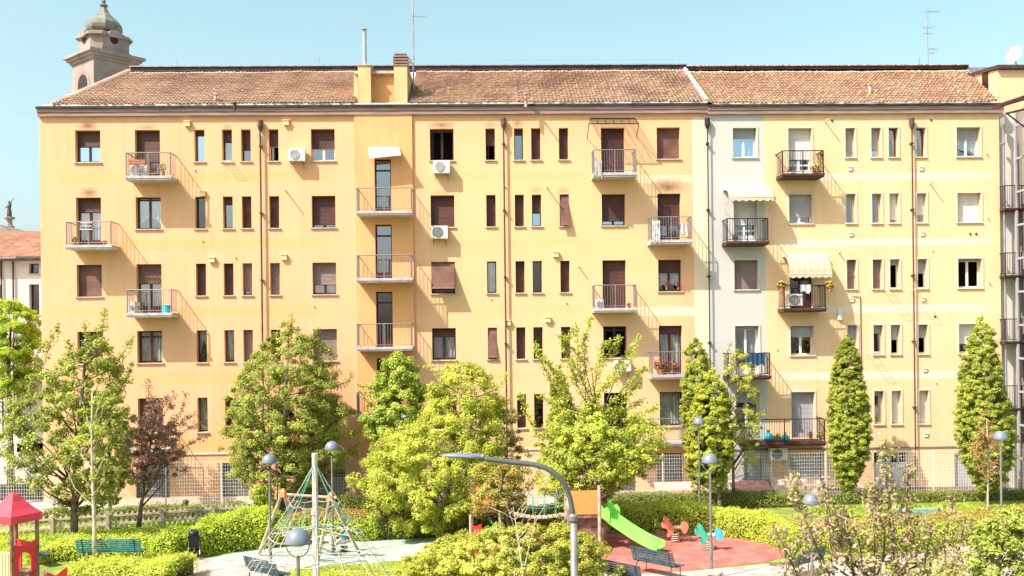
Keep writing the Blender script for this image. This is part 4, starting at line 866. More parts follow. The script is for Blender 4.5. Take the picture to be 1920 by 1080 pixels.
# ================================================================ GROUND
mat('ground', (.38, .34, .29), .95, .15, .6, bump=.3); mat('paving', (.43, .37, .33), .9, .12, 1.2, bump=.2); mat('path_pink', (.50, .39, .34), .9, .2, 2., bump=.25, bscale=60)
mat('rubber_red', (.46, .145, .12), .95, .2, 1.5, bump=.3, bscale=90); mat('rubber_green', (.34, .42, .35), .95, .1, 1.5, bump=.3, bscale=90)
mat('lawn', (.20, .25, .04), .95, .25, 2., bump=.5, bscale=120, col2=(.13, .17, .03)); mat('soil', (.16, .11, .07), .95, .3, 3, bump=.5, bscale=30); mat('kerb', (.58, .53, .48), .9, .1, 3)
def sheet(name, pts, z, m, kind='structure'):
    o = MB().poly([(p[0], p[1], z) for p in pts]).build(name, M[m]); return tag(o, kind=kind)
def gp(*l): return [PG(a, b)[:2] for a, b in l]
sheet('ground', [(-900, -60), (900, -60), (900, 1500), (-900, 1500)], 0, 'ground')
sheet('pavement', [(-45, -2.2), (45, -2.2), (45, 9), (-45, 9)], .004, 'paving')
sheet('lawn', [(-45, -46), (45, -46), (45, -2.3), (-45, -2.3)], .008, 'lawn')
sheet('path', gp((-60, 1190), (2050, 1190), (2050, 1012), (1830, 1022), (1700, 1040), (1500, 1052), (1290, 1072), (1120, 1075), (760, 1062), (480, 1050), (330, 1046), (250, 1060), (60, 1090)), .012, 'path_pink')
sheet('rubber_surface', gp((385, 1049), (440, 1036), (560, 1024), (700, 1014), (840, 1008), (860, 1020), (780, 1042), (740, 1056), (600, 1062), (480, 1054)), .016, 'rubber_green')
sheet('rubber_surface', gp((860, 1006), (1000, 1000), (1135, 996), (1240, 997), (1330, 1003), (1400, 1013), (1450, 1025), (1482, 1042), (1440, 1054), (1290, 1071), (1180, 1078), (1060, 1072), (900, 1040)), .018, 'rubber_red')
sheet('lawn', gp((545, 1068), (640, 1062), (740, 1052), (830, 1075), (900, 1140), (500, 1140)), .020, 'lawn')
# ================================================================ PLANTS
G_ = lambda c: tuple(c)
leafmat('leaf_olive', (.54, .61, .10), (.15, .18, .03), .4); leafmat('leaf_yellow', (.72, .76, .10), (.24, .28, .035), .42); leafmat('leaf_mid', (.58, .72, .09), (.20, .26, .04), .4)  # random leaf tones, spread to put crown highlights and shadow into colour
leafmat('leaf_column', (.58, .65, .09), (.17, .21, .03), .4); leafmat('leaf_plum', (.62, .36, .31), (.26, .11, .10), .25); leafmat('leaf_bright', (.62, .76, .06), (.28, .38, .03), .4)
leafmat('leaf_rust', (.46, .24, .09), (.26, .17, .05)); leafmat('leaf_red', (.60, .17, .10), (.35, .10, .04)); leafmat('leaf_hedge', (.70, .78, .09), (.34, .41, .05), .4); leafmat('leaf_darkhedge', (.26, .32, .05), (.13, .17, .03))
leafmat('leaf_gold', (.70, .70, .11), (.24, .26, .035), .35); leafmat('leaf_beige', (.46, .40, .17), (.20, .19, .06), .3); leafmat('blossom', (.64, .38, .43), (.42, .20, .26), .3); leafmat('leaf_fresh', (.48, .54, .10), (.28, .33, .06), .4)
mat('bark', (.22, .17, .14), .95, .3, 6, bump=.6, bscale=30); mat('pale_bark', (.55, .48, .38), .9, .2, 6, bump=.3); mat('twig', (.16, .11, .07), .95, .3, 8)
mat('hedge_shade_core', (.12, .10, .03), 1, .3, 5)  # twig brown for the added core that keeps hedges dark inside
def branchset(b, trunk, tips, rg, r0):
    """limbs leave the trunk below each tip and rise to it"""
    T_ = [Vector(p) for p in trunk]; zs = [p.z for p in T_]
    for c in tips:
        c = Vector(c); h = max(zs[0]+(zs[-1]-zs[0])*.22, c.z-(Vector((c.x-T_[0].x, c.y-T_[0].y, 0)).length*1.1+.3)); h = min(h, zs[-1]*.97)
        k = max(0, min(len(T_)-2, next((i for i in range(len(zs)-1) if zs[i+1] >= h), len(zs)-2))); u = (h-zs[k])/max(1e-3, zs[k+1]-zs[k]); s = T_[k].lerp(T_[k+1], max(0, min(1, u)))
        m = s.lerp(c, .5)+Vector((rg.randn()*.08, rg.randn()*.08, -.12*(c-s).length*.5)); L = (c-s).length
        b.tube([s, m, c], [max(.012, min(r0*.45, L*.018)), max(.009, L*.009), .005], 4, False)
LD = 1.9
def tree(name, label, base, outline, lm, Y=None, cat='tree', nclump=150, per=70, leaf=.12, rc=.34, bark='bark', r0=.12, shoots=(), shell=.55, group=None, trunk_top=None, depth=.9, branches=45, lean=0, sfill=16, seed=None, lm2=None, trunkpx=None, sr=.022):
    """outline: [(py, px_left, px_right)] of the crown at the tree's own distance; base: ground point in the picture"""
    if Y is None: g = PG(*base); Y = g.y; bx = g.x
    else: bx = PY(base[0], base[1], Y).x
    rg = np.random.RandomState(seed if seed is not None else int(base[0])+7)
    t = thing(name, label, cat, (bx, Y, 0), group=group)
    rc = rc*.92; leaf = leaf*.72; rows = []
    for (py, l, r) in outline: a = PY(l, py, Y); c = PY(r, py, Y); rows.append(((a.z+c.z)/2, (a.x+c.x)/2, max(.05, (c.x-a.x)/2)))
    rows.sort(); Z = np.array([q[0] for q in rows]); CX = np.array([q[1] for q in rows]); RR = np.array([q[2] for q in rows])
    zt = Z[-1]; z0 = Z[0]
    # clump centres, more where the crown is wide
    cz = rg.uniform(z0, zt, nclump*6); rr = np.interp(cz, Z, RR); keep = rg.rand(len(cz)) < (rr/RR.max())**1.6+.02; cz = cz[keep][:int(nclump*(1.75 if nclump > 80 else 1))]
    rr = np.interp(cz, Z, RR); cxs = np.interp(cz, Z, CX); an = rg.uniform(0, 2*np.pi, len(cz)); q = (shell+(1-shell)*rg.rand(len(cz)))**.8
    e = np.maximum(.0, rr-rc*.55); e = e*rg.uniform(.8, 1.13, len(e)); ccx = cxs+np.cos(an)*e*q; ccy = Y+np.sin(an)*e*q*depth
    cen = np.stack([ccx, ccy, cz], 1); n = len(cen)
    idx = np.repeat(np.arange(n), (per*LD*(.5+rg.rand(n))).astype(int)); d = rg.randn(len(idx), 3); d /= np.linalg.norm(d, axis=1)[:, None]
    rad = rc*(.55+.6*rg.rand(n))[idx]*rg.rand(len(idx))**.5
    P_ = cen[idx]+d*rad[:, None]*np.array([1, 1, .75])
    out = cen-np.stack([cxs, np.full(n, Y), cz-.6], 1); out /= np.maximum(.2, np.linalg.norm(out, axis=1))[:, None]
    Nn = d*.5+out[idx]*.5+np.array([-.15, -.1, .55])+rg.randn(len(idx), 3)*.35
    if trunkpx: tp = [PY(a, b_, Y) for a, b_ in trunkpx]; tp = [Vector((bx, Y, -.05))]+tp
    else:
        tt = trunk_top or (z0+(zt-z0)*.82); xt = np.interp(tt, Z, CX); tp = [Vector((bx, Y, -.05)), Vector((bx+(xt-bx)*.2+rg.randn()*.03, Y, z0*.6)), Vector((bx+(xt-bx)*.5+rg.randn()*.08, Y+rg.randn()*.05, z0+(tt-z0)*.45)), Vector((xt, Y, tt))]
    tb = MB(); m_ = len(tp); tb.tube(tp, [r0*1.15]+[r0*(1-.8*i/(m_-1)) for i in range(1, m_)], 8)
    tr = tb.build('trunk', M[bark], t, smooth=True)
    bb = MB(); sel = rg.permutation(n)[:branches//2]; branchset(bb, tp, cen[sel], rg, r0)
    sp = []; sn = []
    for s in shoots:
        pts = [PY(a, b_, Y+rg.uniform(-.3, .3)) for a, b_ in s]; L = sum((pts[i+1]-pts[i]).length for i in range(len(pts)-1)); zq = max(z0*.7, pts[0].z-.5); zs_ = [v.z for v in tp]; root = Vector([float(np.interp(zq, zs_, [v[c_] for v in tp])) for c_ in range(3)]); pp = [root]+pts; bb.tube(pp, [sr*(1.15-.9*i/(len(pp)-1)) for i in range(len(pp))], 4, False)
        k = int(L*sfill)
        for j in range(k):
            u = (j+rg.rand())/k*(len(pts)-1); i = min(int(u), len(pts)-2); p = pts[i].lerp(pts[i+1], u-i); side = Vector((rg.randn(), rg.randn(), rg.randn()*.5)).normalized()*rg.uniform(.02, .16)*(1.5-u/(len(pts)-1))
            for _ in range(9): sp.append(list(p+side+Vector(rg.randn(3)*.06))); sn.append(rg.randn(3)*.5+np.array([-.2, -.2, .6]))
    if bb.f: bb.build('branch', M['twig' if bark == 'bark' else bark], t)
    if sp: P_ = np.concatenate([P_, np.array(sp)]); Nn = np.concatenate([Nn, np.array(sn)])
    if lm2:
        k = rg.rand(len(P_)) < lm2[1]; leafmesh('crown', P_[~k], Nn[~k], leaf, M[lm], t, rg); leafmesh(lm2[2], P_[k], Nn[k], leaf*lm2[3], M[lm2[0]], t, rg)
    else: leafmesh('crown', P_, Nn, leaf, M[lm], t, rg)
    return t
TG = None
tree('broadleaf_tree', 'large loose olive green tree overlapping the left end of the orange block', (132, 1030), [(612, 180, 205), (640, 160, 225), (665, 105, 232), (700, 40, 240), (750, -15, 250), (800, -25, 255), (850, -5, 255), (890, 30, 250), (930, 60, 245), (965, 95, 180)], 'leaf_olive', nclump=220, per=44, leaf=.145, rc=.3, r0=.2, shell=.35, branches=80,
     shoots=[[(190, 660), (192, 620), (197, 576)], [(175, 700), (165, 650), (157, 600)], [(215, 690), (232, 660), (250, 632)], [(222, 740), (240, 705), (248, 680)], [(80, 690), (95, 640), (110, 608)], [(60, 700), (70, 660), (88, 640)], [(60, 880), (20, 860), (-5, 850)], [(70, 900), (30, 905), (10, 880)], [(140, 700), (135, 660), (128, 640)]])
tree('sapling', 'young tree with pale slender trunk and almost bare branches before the green bench', (178, 1062), [(700, 165, 182), (740, 150, 200), (800, 140, 215), (860, 135, 215), (900, 130, 190)], 'leaf_yellow', nclump=16, per=22, leaf=.1, rc=.2, bark='pale_bark', r0=.075, branches=14, trunkpx=[(177, 980), (173, 880), (172, 800), (173, 730)],
     shoots=[[(174, 920), (150, 885), (118, 870)], [(174, 905), (190, 870), (205, 830)], [(172, 880), (150, 850), (140, 820)], [(172, 850), (190, 810), (212, 775)], [(172, 820), (162, 780), (152, 745)], [(172, 800), (185, 760), (196, 735)], [(175, 950), (140, 915), (125, 880)], [(173, 930), (195, 900), (196, 860)]], sfill=3)
tree('columnar_tree', 'dark columnar tree with low vase crown behind the picket fence at left', (207, 968), [(650, 195, 212), (720, 182, 232), (800, 172, 245), (870, 170, 252), (915, 180, 240), (945, 198, 218)], 'leaf_olive', nclump=90, per=70, leaf=.13, rc=.28, r0=.12)
tree('plum_tree', 'purple leaved plum tree between the left bench and the buggy', (258, 1006), [(745, 275, 325), (775, 248, 338), (815, 228, 345), (855, 224, 345), (890, 232, 335), (915, 255, 290)], 'leaf_plum', nclump=90, per=40, leaf=.13, rc=.25, r0=.11, shell=.3, lm2=('leaf_olive', .12, 'green_foliage', 1.),
     shoots=[[(320, 810), (340, 770), (350, 735)], [(325, 850), (360, 830), (392, 815)], [(320, 830), (350, 805), (372, 795)], [(283, 770), (278, 740), (280, 712)], [(300, 790), (318, 760), (328, 732)], [(320, 870), (340, 885), (352, 878)], [(330, 800), (345, 790), (368, 775)]], sfill=14)
tree('broadleaf_tree', 'large rounded dense green tree standing just behind the rope pyramid', (524, 962), [(598, 540, 548), (625, 492, 585), (655, 462, 618), (700, 430, 642), (750, 412, 655), (800, 405, 668), (850, 412, 664), (890, 428, 640), (920, 450, 605), (940, 475, 575)], 'leaf_olive', nclump=420, per=70, leaf=.13, rc=.34, r0=.2, shell=.5, branches=70, seed=3,
     shoots=[[(540, 640), (545, 615), (548, 590)], [(580, 640), (588, 625), (598, 612)], [(640, 720), (655, 712), (660, 698)], [(650, 850), (668, 835), (682, 820)]])
tree('young_tree', 'small upright light green tree beside the leftmost dome lamp pole', (490, 995), [(892, 483, 497), (920, 472, 506), (955, 468, 512), (985, 474, 508)], 'leaf_bright', nclump=40, per=55, leaf=.12, rc=.22, r0=.05)
tree('broadleaf_tree', 'mid green tree in front of the stair bay, behind the yellow green tree', (748, 968), [(655, 735, 765), (685, 708, 788), (730, 690, 800), (780, 672, 805), (830, 685, 805), (880, 690, 800), (920, 700, 790)], 'leaf_mid', nclump=190, per=72, leaf=.14, rc=.33, r0=.15, seed=9,
     shoots=[[(700, 730), (685, 725), (672, 722)], [(700, 745), (690, 735), (675, 745)]])
tree('broadleaf_tree', 'big bright yellow green tree left of the curved street lamp head', (815, 1006), [(678, 850, 880), (700, 808, 925), (740, 795, 948), (780, 775, 955), (820, 705, 960), (860, 664, 955), (900, 660, 945), (940, 672, 925), (975, 700, 890), (998, 740, 850)], 'leaf_yellow', nclump=420, per=68, leaf=.12, rc=.34, r0=.15, seed=4, branches=80,
     shoots=[[(830, 720), (815, 695), (800, 685)], [(930, 730), (945, 715), (950, 700)]])
tree('young_tree', 'thin brownish green tree against the wall between yellow green tree and wispy tree', (938, 985), [(735, 905, 940), (780, 895, 985), (830, 905, 1000), (880, 895, 1000), (930, 890, 990), (955, 905, 970)], 'leaf_olive', nclump=85, per=40, leaf=.12, rc=.26, r0=.07, shell=.2, lm2=('leaf_rust', .4, 'brown_foliage', 1.))
tree('maple_tree', 'small red orange leaved maple below the street lamp arm', (960, 1000), [(855, 890, 930), (880, 880, 1012), (905, 872, 1018), (935, 872, 1005), (962, 880, 960)], 'leaf_olive', Y=-12.8, nclump=100, per=34, leaf=.11, rc=.24, r0=.05, shell=.2, lm2=('leaf_red', .2, 'red_foliage', 1.1))
tree('broadleaf_tree', 'wispy yellow green tree with long open shoots over the middle windows', (1082, 1000), [(755, 1085, 1120), (775, 1045, 1190), (805, 1000, 1250), (840, 992, 1258), (875, 995, 1240), (905, 1000, 1200), (930, 1010, 1125), (950, 1030, 1100)], 'leaf_yellow', Y=-9.8, nclump=330, per=48, leaf=.13, rc=.3, r0=.085, shell=.3, branches=44, seed=12, lm2=('leaf_mid', .35, 'green_foliage', 1.),
     shoots=[[(1098, 790), (1097, 700), (1095, 640), (1108, 592)], [(1085, 790), (1045, 740), (1020, 690), (1003, 645)], [(1100, 780), (1135, 720), (1165, 680), (1200, 632)], [(1120, 790), (1160, 740), (1195, 700), (1216, 688)], [(1090, 740), (1070, 690), (1056, 650), (1075, 615)], [(1060, 760), (1040, 700), (1022, 668)], [(1110, 700), (1150, 660), (1163, 630)], [(1080, 720), (1085, 660), (1080, 605)], [(1130, 800), (1180, 740), (1200, 715)], [(1095, 680), (1060, 640), (1050, 630)], [(1110, 760), (1120, 700), (1130, 650), (1145, 640)], [(1000, 800), (985, 770), (975, 735)], [(1130, 790), (1170, 770), (1205, 750)], [(1070, 780), (1040, 760), (1010, 740)], [(1100, 760), (1120, 740), (1150, 715)], [(1060, 790), (1062, 740), (1050, 700)], [(1150, 720), (1170, 690), (1190, 660)], [(1095, 720), (1080, 690), (1068, 670)], [(1160, 790), (1210, 770), (1235, 765)], [(1180, 800), (1225, 800), (1258, 805)]], sfill=22)
colm = 'columnar trees in a row before the facade'
tree('columnar_tree', 'slim columnar tree standing behind the wispy tree, left of middle', (1053, 962), [(682, 1046, 1054), (720, 1030, 1068), (780, 1024, 1084), (850, 1020, 1090), (900, 1028, 1080), (935, 1044, 1064)], 'leaf_column', nclump=260, per=70, leaf=.1, rc=.18, r0=.1, group=colm)
tree('columnar_tree', 'narrow columnar tree rising in front of the thin dark downpipe', (1308, 950), [(628, 1300, 1308), (655, 1284, 1326), (700, 1276, 1338), (760, 1272, 1342), (820, 1274, 1342), (880, 1282, 1335), (925, 1300, 1320)], 'leaf_column', nclump=320, per=75, leaf=.1, rc=.18, r0=.1, group=colm)
tree('columnar_tree', 'broader bright columnar tree directly behind the two dome lamps', (1352, 957), [(690, 1322, 1345), (730, 1302, 1366), (790, 1290, 1384), (840, 1286, 1380), (885, 1296, 1372), (920, 1330, 1362)], 'leaf_yellow', nclump=400, per=75, leaf=.1, rc=.18, r0=.12, group=colm)
tree('young_tree', 'thin open tree in front of the white strip and blue laundry balcony', (1376, 950), [(655, 1362, 1395), (700, 1345, 1434), (750, 1365, 1440), (800, 1368, 1435), (850, 1370, 1438), (875, 1380, 1425)], 'leaf_yellow', nclump=80, per=42, leaf=.11, rc=.24, r0=.08, shell=.2, trunkpx=[(1375, 900), (1374, 830), (1366, 760), (1363, 700)], shoots=[[(1370, 760), (1395, 720), (1420, 690)], [(1366, 700), (1360, 670), (1372, 640)], [(1375, 830), (1400, 800), (1425, 775)]], sfill=10)
tree('columnar_tree', 'dense spindle shaped columnar tree between the long balcony and garage door', (1590, 944), [(628, 1585, 1590), (648, 1570, 1606), (690, 1557, 1620), (750, 1551, 1627), (810, 1552, 1636), (850, 1554, 1632), (885, 1562, 1618), (915, 1576, 1604), (932, 1585, 1597)], 'leaf_column', nclump=620, per=75, leaf=.1, rc=.18, r0=.11, group=colm, depth=1)
tree('columnar_tree', 'tallest dense columnar tree at the right end of the facade', (1850, 950), [(592, 1836, 1844), (618, 1818, 1862), (660, 1804, 1872), (720, 1796, 1882), (780, 1794, 1898), (825, 1794, 1904), (865, 1802, 1898), (900, 1820, 1882), (930, 1840, 1860)], 'leaf_column', nclump=800, per=75, leaf=.1, rc=.18, r0=.13, group=colm, depth=1)
tree('young_tree', 'young rusty leaved tree with thin pale trunk before the tallest columnar tree', (1855, 985), [(765, 1840, 1862), (800, 1818, 1880), (845, 1808, 1885), (880, 1818, 1878), (900, 1835, 1865)], 'leaf_rust', nclump=60, per=36, leaf=.1, rc=.22, r0=.05, bark='pale_bark', shell=.2)
tree('broadleaf_tree', 'vivid green tree in front of the white house at the left edge', (20, 900), [(566, -10, 40), (590, -30, 72), (620, -40, 85), (660, -50, 80), (700, -50, 72), (745, -40, 60)], 'leaf_bright', Y=1.0, nclump=170, per=75, leaf=.14, rc=.35, r0=.18)
# foreground shrubs
tree('flowering_tree', 'near flowering tree with upright beige and pink shoots, bottom right', (1640, 1300), [(1015, 1660, 1700), (1040, 1560, 1760), (1065, 1490, 1790), (1100, 1470, 1810), (1150, 1500, 1800)], 'leaf_beige', Y=-30.5, nclump=44, per=16, leaf=.115, rc=.16, r0=.09, shell=.2, lm2=('blossom', .24, 'blossom', .85), sfill=21, depth=.5,
     shoots=[[(1680, 1080), (1668, 980), (1662, 900), (1660, 824)], [(1700, 1060), (1700, 960), (1704, 872)], [(1560, 1090), (1525, 1010), (1494, 940), (1488, 890)], [(1565, 1030), (1556, 960), (1540, 895)], [(1600, 1080), (1592, 1010), (1582, 945)], [(1500, 1090), (1475, 1035), (1452, 988)], [(1640, 1080), (1640, 1000), (1632, 930)], [(1740, 1080), (1715, 1020), (1705, 965)], [(1775, 1080), (1770, 1020), (1790, 930)], [(1790, 1080), (1800, 1020), (1812, 970)], [(1560, 1060), (1555, 990), (1548, 930)], [(1660, 1000), (1640, 940), (1632, 905)], [(1620, 1080), (1610, 1010), (1600, 985)], [(1690, 1080), (1680, 1020), (1672, 960)], [(1735, 1050), (1745, 1000), (1740, 980)], [(1590, 1060), (1570, 1000), (1572, 960)], [(1470, 1080), (1500, 1020), (1525, 1000)]])
tree('shrub', 'yellow green leafy shrub with long leaves in the bottom right corner', (1880, 1300), [(945, 1875, 1925), (975, 1830, 1950), (1010, 1800, 1960), (1050, 1770, 1970), (1100, 1700, 1980), (1150, 1700, 1980)], 'leaf_fresh', Y=-28, nclump=120, per=34, leaf=.12, rc=.22, r0=.1, cat='shrub', shell=.25, branches=60, depth=.6)
tree('shrub', 'low fresh green shrub under the pink blossom at the bottom edge', (1760, 1300), [(1030, 1700, 1790), (1055, 1660, 1830), (1085, 1640, 1840), (1120, 1640, 1840)], 'leaf_fresh', Y=-26, nclump=60, per=34, leaf=.11, rc=.22, r0=.06, cat='shrub', shell=.3, depth=.6)
tree('shrub', 'large golden green domed shrub at the foot of the street lamp', (950, 1190), [(985, 985, 1065), (998, 880, 1100), (1012, 805, 1122), (1032, 765, 1135), (1060, 742, 1150), (1110, 735, 1158), (1160, 750, 1150)], 'leaf_gold', Y=-18.5, nclump=900, per=66, leaf=.095, rc=.2, r0=.1, cat='shrub', shell=.55, depth=.7, branches=40)
bs = tree('bare_sapling', 'leafless pale twiggy sapling rising out of the golden shrub', (985, 1150), [(925, 975, 1000), (960, 965, 1015), (1000, 970, 1000)], 'leaf_rust', Y=-21.8, nclump=7, per=7, leaf=.08, rc=.15, r0=.02, bark='pale_bark', branches=6, trunkpx=[(980, 1075), (972, 1010), (962, 950)], sfill=1, sr=.012,
     shoots=[[(978, 1060), (968, 1000), (950, 945), (935, 925)], [(984, 1060), (998, 1000), (1008, 940), (1005, 915)], [(972, 1000), (985, 960), (1000, 930)], [(966, 975), (940, 960), (915, 950)], [(1000, 985), (1020, 950), (1030, 925)], [(984, 1060), (960, 1040), (935, 1000), (920, 975)]])
# ---------------------------------------------------------------- hedges
def hedge(label, base, h, wd, lm, leaf=.075, dens=700, core=True, seed=1, rough=.12, Z0=0, group=None, name='hedge', lm2=None):
    P_ = [PG(a, b_) for a, b_ in base]; rg = np.random.RandomState(seed); n = len(P_); c = sum((p for p in P_), Vector())/n
    t = thing(name, label, 'hedge', (c.x, c.y+wd/2, 0), group=group)
    L = [0]; 
    for i in range(n-1): L.append(L[-1]+(P_[i+1]-P_[i]).length)
    X = lambda u: np.stack([np.interp(u, L, [p.x for p in P_]), np.interp(u, L, [p.y for p in P_])], 1)
    N_ = int(L[-1]*(2*h+wd)*dens); u = rg.uniform(0, L[-1], N_); v = rg.rand(N_)*(1.55*h+wd)
    lump = lambda u, k: .5*np.sin(u*1.7+k)+.35*np.sin(u*4.1+k*2)+.25*np.sin(u*9.3+k*3)
    hh = h*(1+rough*lump(u, seed)); endt = np.clip(np.minimum(u, L[-1]-u)/.5, 0, 1)**.4; hh = hh*(.45+.55*endt)
    g = X(u); yy = np.zeros(N_); zz_ = np.zeros(N_); nx = np.zeros((N_, 3))
    f = v < h; zz_[f] = v[f]/h*hh[f]; yy[f] = -.08*np.sin(zz_[f]/h*np.pi)+rough*.9*lump(u[f]*1.3+5, seed+3)*.5; nx[f] = (0, -1, .45)
    tp = (v >= h) & (v < h+wd); q = (v[tp]-h)/wd; yy[tp] = q*wd; zz_[tp] = hh[tp]*(1-.25*np.abs(2*q-1)**4); nx[tp] = (0, -.15, 1)
    bk = v >= h+wd; yy[bk] = wd; zz_[bk] = hh[bk]*(1-(v[bk]-h-wd)/(.55*h)*.9); nx[bk] = (0, .8, .4)
    pts = np.stack([g[:, 0], g[:, 1]+yy, np.maximum(.03, zz_+Z0)], 1)+rg.randn(N_, 3)*np.array([.07, .07, .05]); pts[:, 2] = np.maximum(.02, pts[:, 2])
    nn = nx+rg.randn(N_, 3)*.5+np.array([-.15, -.1, .15])
    if lm2:
        k = (zz_ > h*.86) & (rg.rand(N_) < lm2[1]); leafmesh('foliage', pts[~k], nn[~k], leaf, M[lm], t, rg); leafmesh('new_growth', pts[k]+np.array([0, 0, .06]), nn[k], leaf, M[lm2[0]], t, rg)
    else: leafmesh('foliage', pts, nn, leaf, M[lm], t, rg)
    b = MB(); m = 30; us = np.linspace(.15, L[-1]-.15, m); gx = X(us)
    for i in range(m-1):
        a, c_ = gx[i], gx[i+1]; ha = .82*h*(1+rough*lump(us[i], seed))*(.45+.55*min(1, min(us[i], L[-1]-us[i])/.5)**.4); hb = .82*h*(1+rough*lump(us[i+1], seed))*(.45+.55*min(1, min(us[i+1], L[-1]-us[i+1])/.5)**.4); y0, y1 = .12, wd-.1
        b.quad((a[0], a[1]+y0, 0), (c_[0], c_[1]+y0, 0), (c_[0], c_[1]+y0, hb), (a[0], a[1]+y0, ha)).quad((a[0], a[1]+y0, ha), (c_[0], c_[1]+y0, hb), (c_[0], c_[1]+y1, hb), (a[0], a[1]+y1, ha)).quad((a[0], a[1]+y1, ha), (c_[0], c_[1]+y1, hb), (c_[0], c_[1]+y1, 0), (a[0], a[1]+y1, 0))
    b.build('shade_core', M['hedge_shade_core'], t)  # solid dark core added inside the hedge to block light
    return t
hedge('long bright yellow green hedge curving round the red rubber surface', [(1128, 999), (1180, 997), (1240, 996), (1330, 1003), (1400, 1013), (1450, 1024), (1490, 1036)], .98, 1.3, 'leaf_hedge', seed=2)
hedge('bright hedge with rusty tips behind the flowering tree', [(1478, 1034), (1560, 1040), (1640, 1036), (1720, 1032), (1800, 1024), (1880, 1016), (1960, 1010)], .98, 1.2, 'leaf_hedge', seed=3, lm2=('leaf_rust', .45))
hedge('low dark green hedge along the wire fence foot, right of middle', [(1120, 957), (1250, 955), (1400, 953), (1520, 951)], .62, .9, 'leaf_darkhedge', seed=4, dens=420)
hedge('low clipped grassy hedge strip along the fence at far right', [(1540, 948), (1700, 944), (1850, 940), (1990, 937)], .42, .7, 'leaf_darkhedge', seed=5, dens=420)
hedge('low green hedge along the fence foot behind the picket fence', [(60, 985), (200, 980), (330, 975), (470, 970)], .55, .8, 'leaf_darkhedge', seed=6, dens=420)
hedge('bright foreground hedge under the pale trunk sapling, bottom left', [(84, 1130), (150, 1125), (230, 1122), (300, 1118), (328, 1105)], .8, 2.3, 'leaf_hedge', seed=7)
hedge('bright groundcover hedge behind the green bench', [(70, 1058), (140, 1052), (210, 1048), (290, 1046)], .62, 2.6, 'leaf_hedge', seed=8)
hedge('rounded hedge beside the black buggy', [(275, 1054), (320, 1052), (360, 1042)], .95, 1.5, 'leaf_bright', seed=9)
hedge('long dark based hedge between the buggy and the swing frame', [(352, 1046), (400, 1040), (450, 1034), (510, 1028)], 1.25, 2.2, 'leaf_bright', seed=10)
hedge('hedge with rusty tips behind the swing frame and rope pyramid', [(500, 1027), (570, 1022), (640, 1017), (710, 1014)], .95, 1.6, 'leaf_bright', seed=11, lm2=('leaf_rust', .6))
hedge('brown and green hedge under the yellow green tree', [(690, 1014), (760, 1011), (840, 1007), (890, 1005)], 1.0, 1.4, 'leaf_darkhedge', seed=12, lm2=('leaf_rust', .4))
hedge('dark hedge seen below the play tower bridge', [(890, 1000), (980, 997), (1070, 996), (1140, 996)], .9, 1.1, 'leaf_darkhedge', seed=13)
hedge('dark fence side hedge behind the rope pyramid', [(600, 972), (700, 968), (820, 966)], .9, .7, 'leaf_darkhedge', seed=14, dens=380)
# grass blades on the visible lawns
def grass(name, quad_px, n, h, m, seed):
    rg = np.random.RandomState(seed); A_, B2, C_, D_ = [np.array(PG(*p)) for p in quad_px]; u = rg.rand(n); v = rg.rand(n)
    P_ = A_[None]*((1-u)*(1-v))[:, None]+B2[None]*(u*(1-v))[:, None]+C_[None]*(u*v)[:, None]+D_[None]*((1-u)*v)[:, None]; P_[:, 2] = h*.4
    nn = rg.randn(n, 3)*np.array([1, 1, .25])+np.array([0, -.4, .5]); o = leafmesh(name, P_, nn, h*1.5, M[m], None, rg, asp=.3); tag(o, kind='stuff'); return o
grass('grass', [(1500, 972), (1990, 965), (1990, 942), (1500, 955)], 22000, .14, 'leaf_mid', 1); grass('grass', [(480, 1110), (900, 1100), (800, 1056), (560, 1066)], 14000, .09, 'leaf_hedge', 2); grass('grass', [(-20, 1060), (80, 1060), (80, 990), (-20, 1000)], 4000, .16, 'leaf_hedge', 3)
grass('grass', [(60, 985), (500, 975), (500, 1010), (60, 1030)], 14000, .14, 'leaf_mid', 4)
# ================================================================ FENCES
mat('wire', (.72, .70, .68), .5, .1, 8); mat('wood_pale', (.66, .55, .43), .85, .2, 5, stretch=(1, 1, 6)); mat('wood_brown', (.25, .14, .10), .8, .25, 5); mat('wood_post', (.50, .40, .32), .8, .2, 4)
Yf = -1.9; x0, x1 = -27., 25.2
t = thing('wire_fence', 'tall pale welded wire fence on a low kerb before both apartment blocks', 'fence', (0, Yf, 0))
MB().box(x0, x1, Yf-.1, Yf+.1, 0, .26).build('kerb', M['kerb'], t)
k = 0; x = x0
while x <= x1: MB().box(x-.025, x+.025, Yf-.025, Yf+.025, .262, 2.3).build('post', M['wire'], t); x += 2.5
m = MB(); x = x0
while x < x1: m.box(x-.005, x+.005, Yf-.035, Yf-.027, .27, 2.27); x += .115
m.build('vertical_wires', M['wire'], t); m = MB(); z = .3
while z < 2.3: m.box(x0, x1, Yf-.042, Yf-.0355, z-.005, z+.005); z += .16
m.build('horizontal_wires', M['wire'], t)
P_ = [PG(a, b) for a, b in ((-30, 1011), (98, 1003), (202, 996), (304, 989), (400, 982), (478, 977))]
t = thing('picket_fence', 'low weathered wooden picket fence with pointed pales behind the left hedges', 'fence', (P_[1].x, P_[1].y, 0))
pk = MB(); rl = MB(); r_ = random.Random(3)
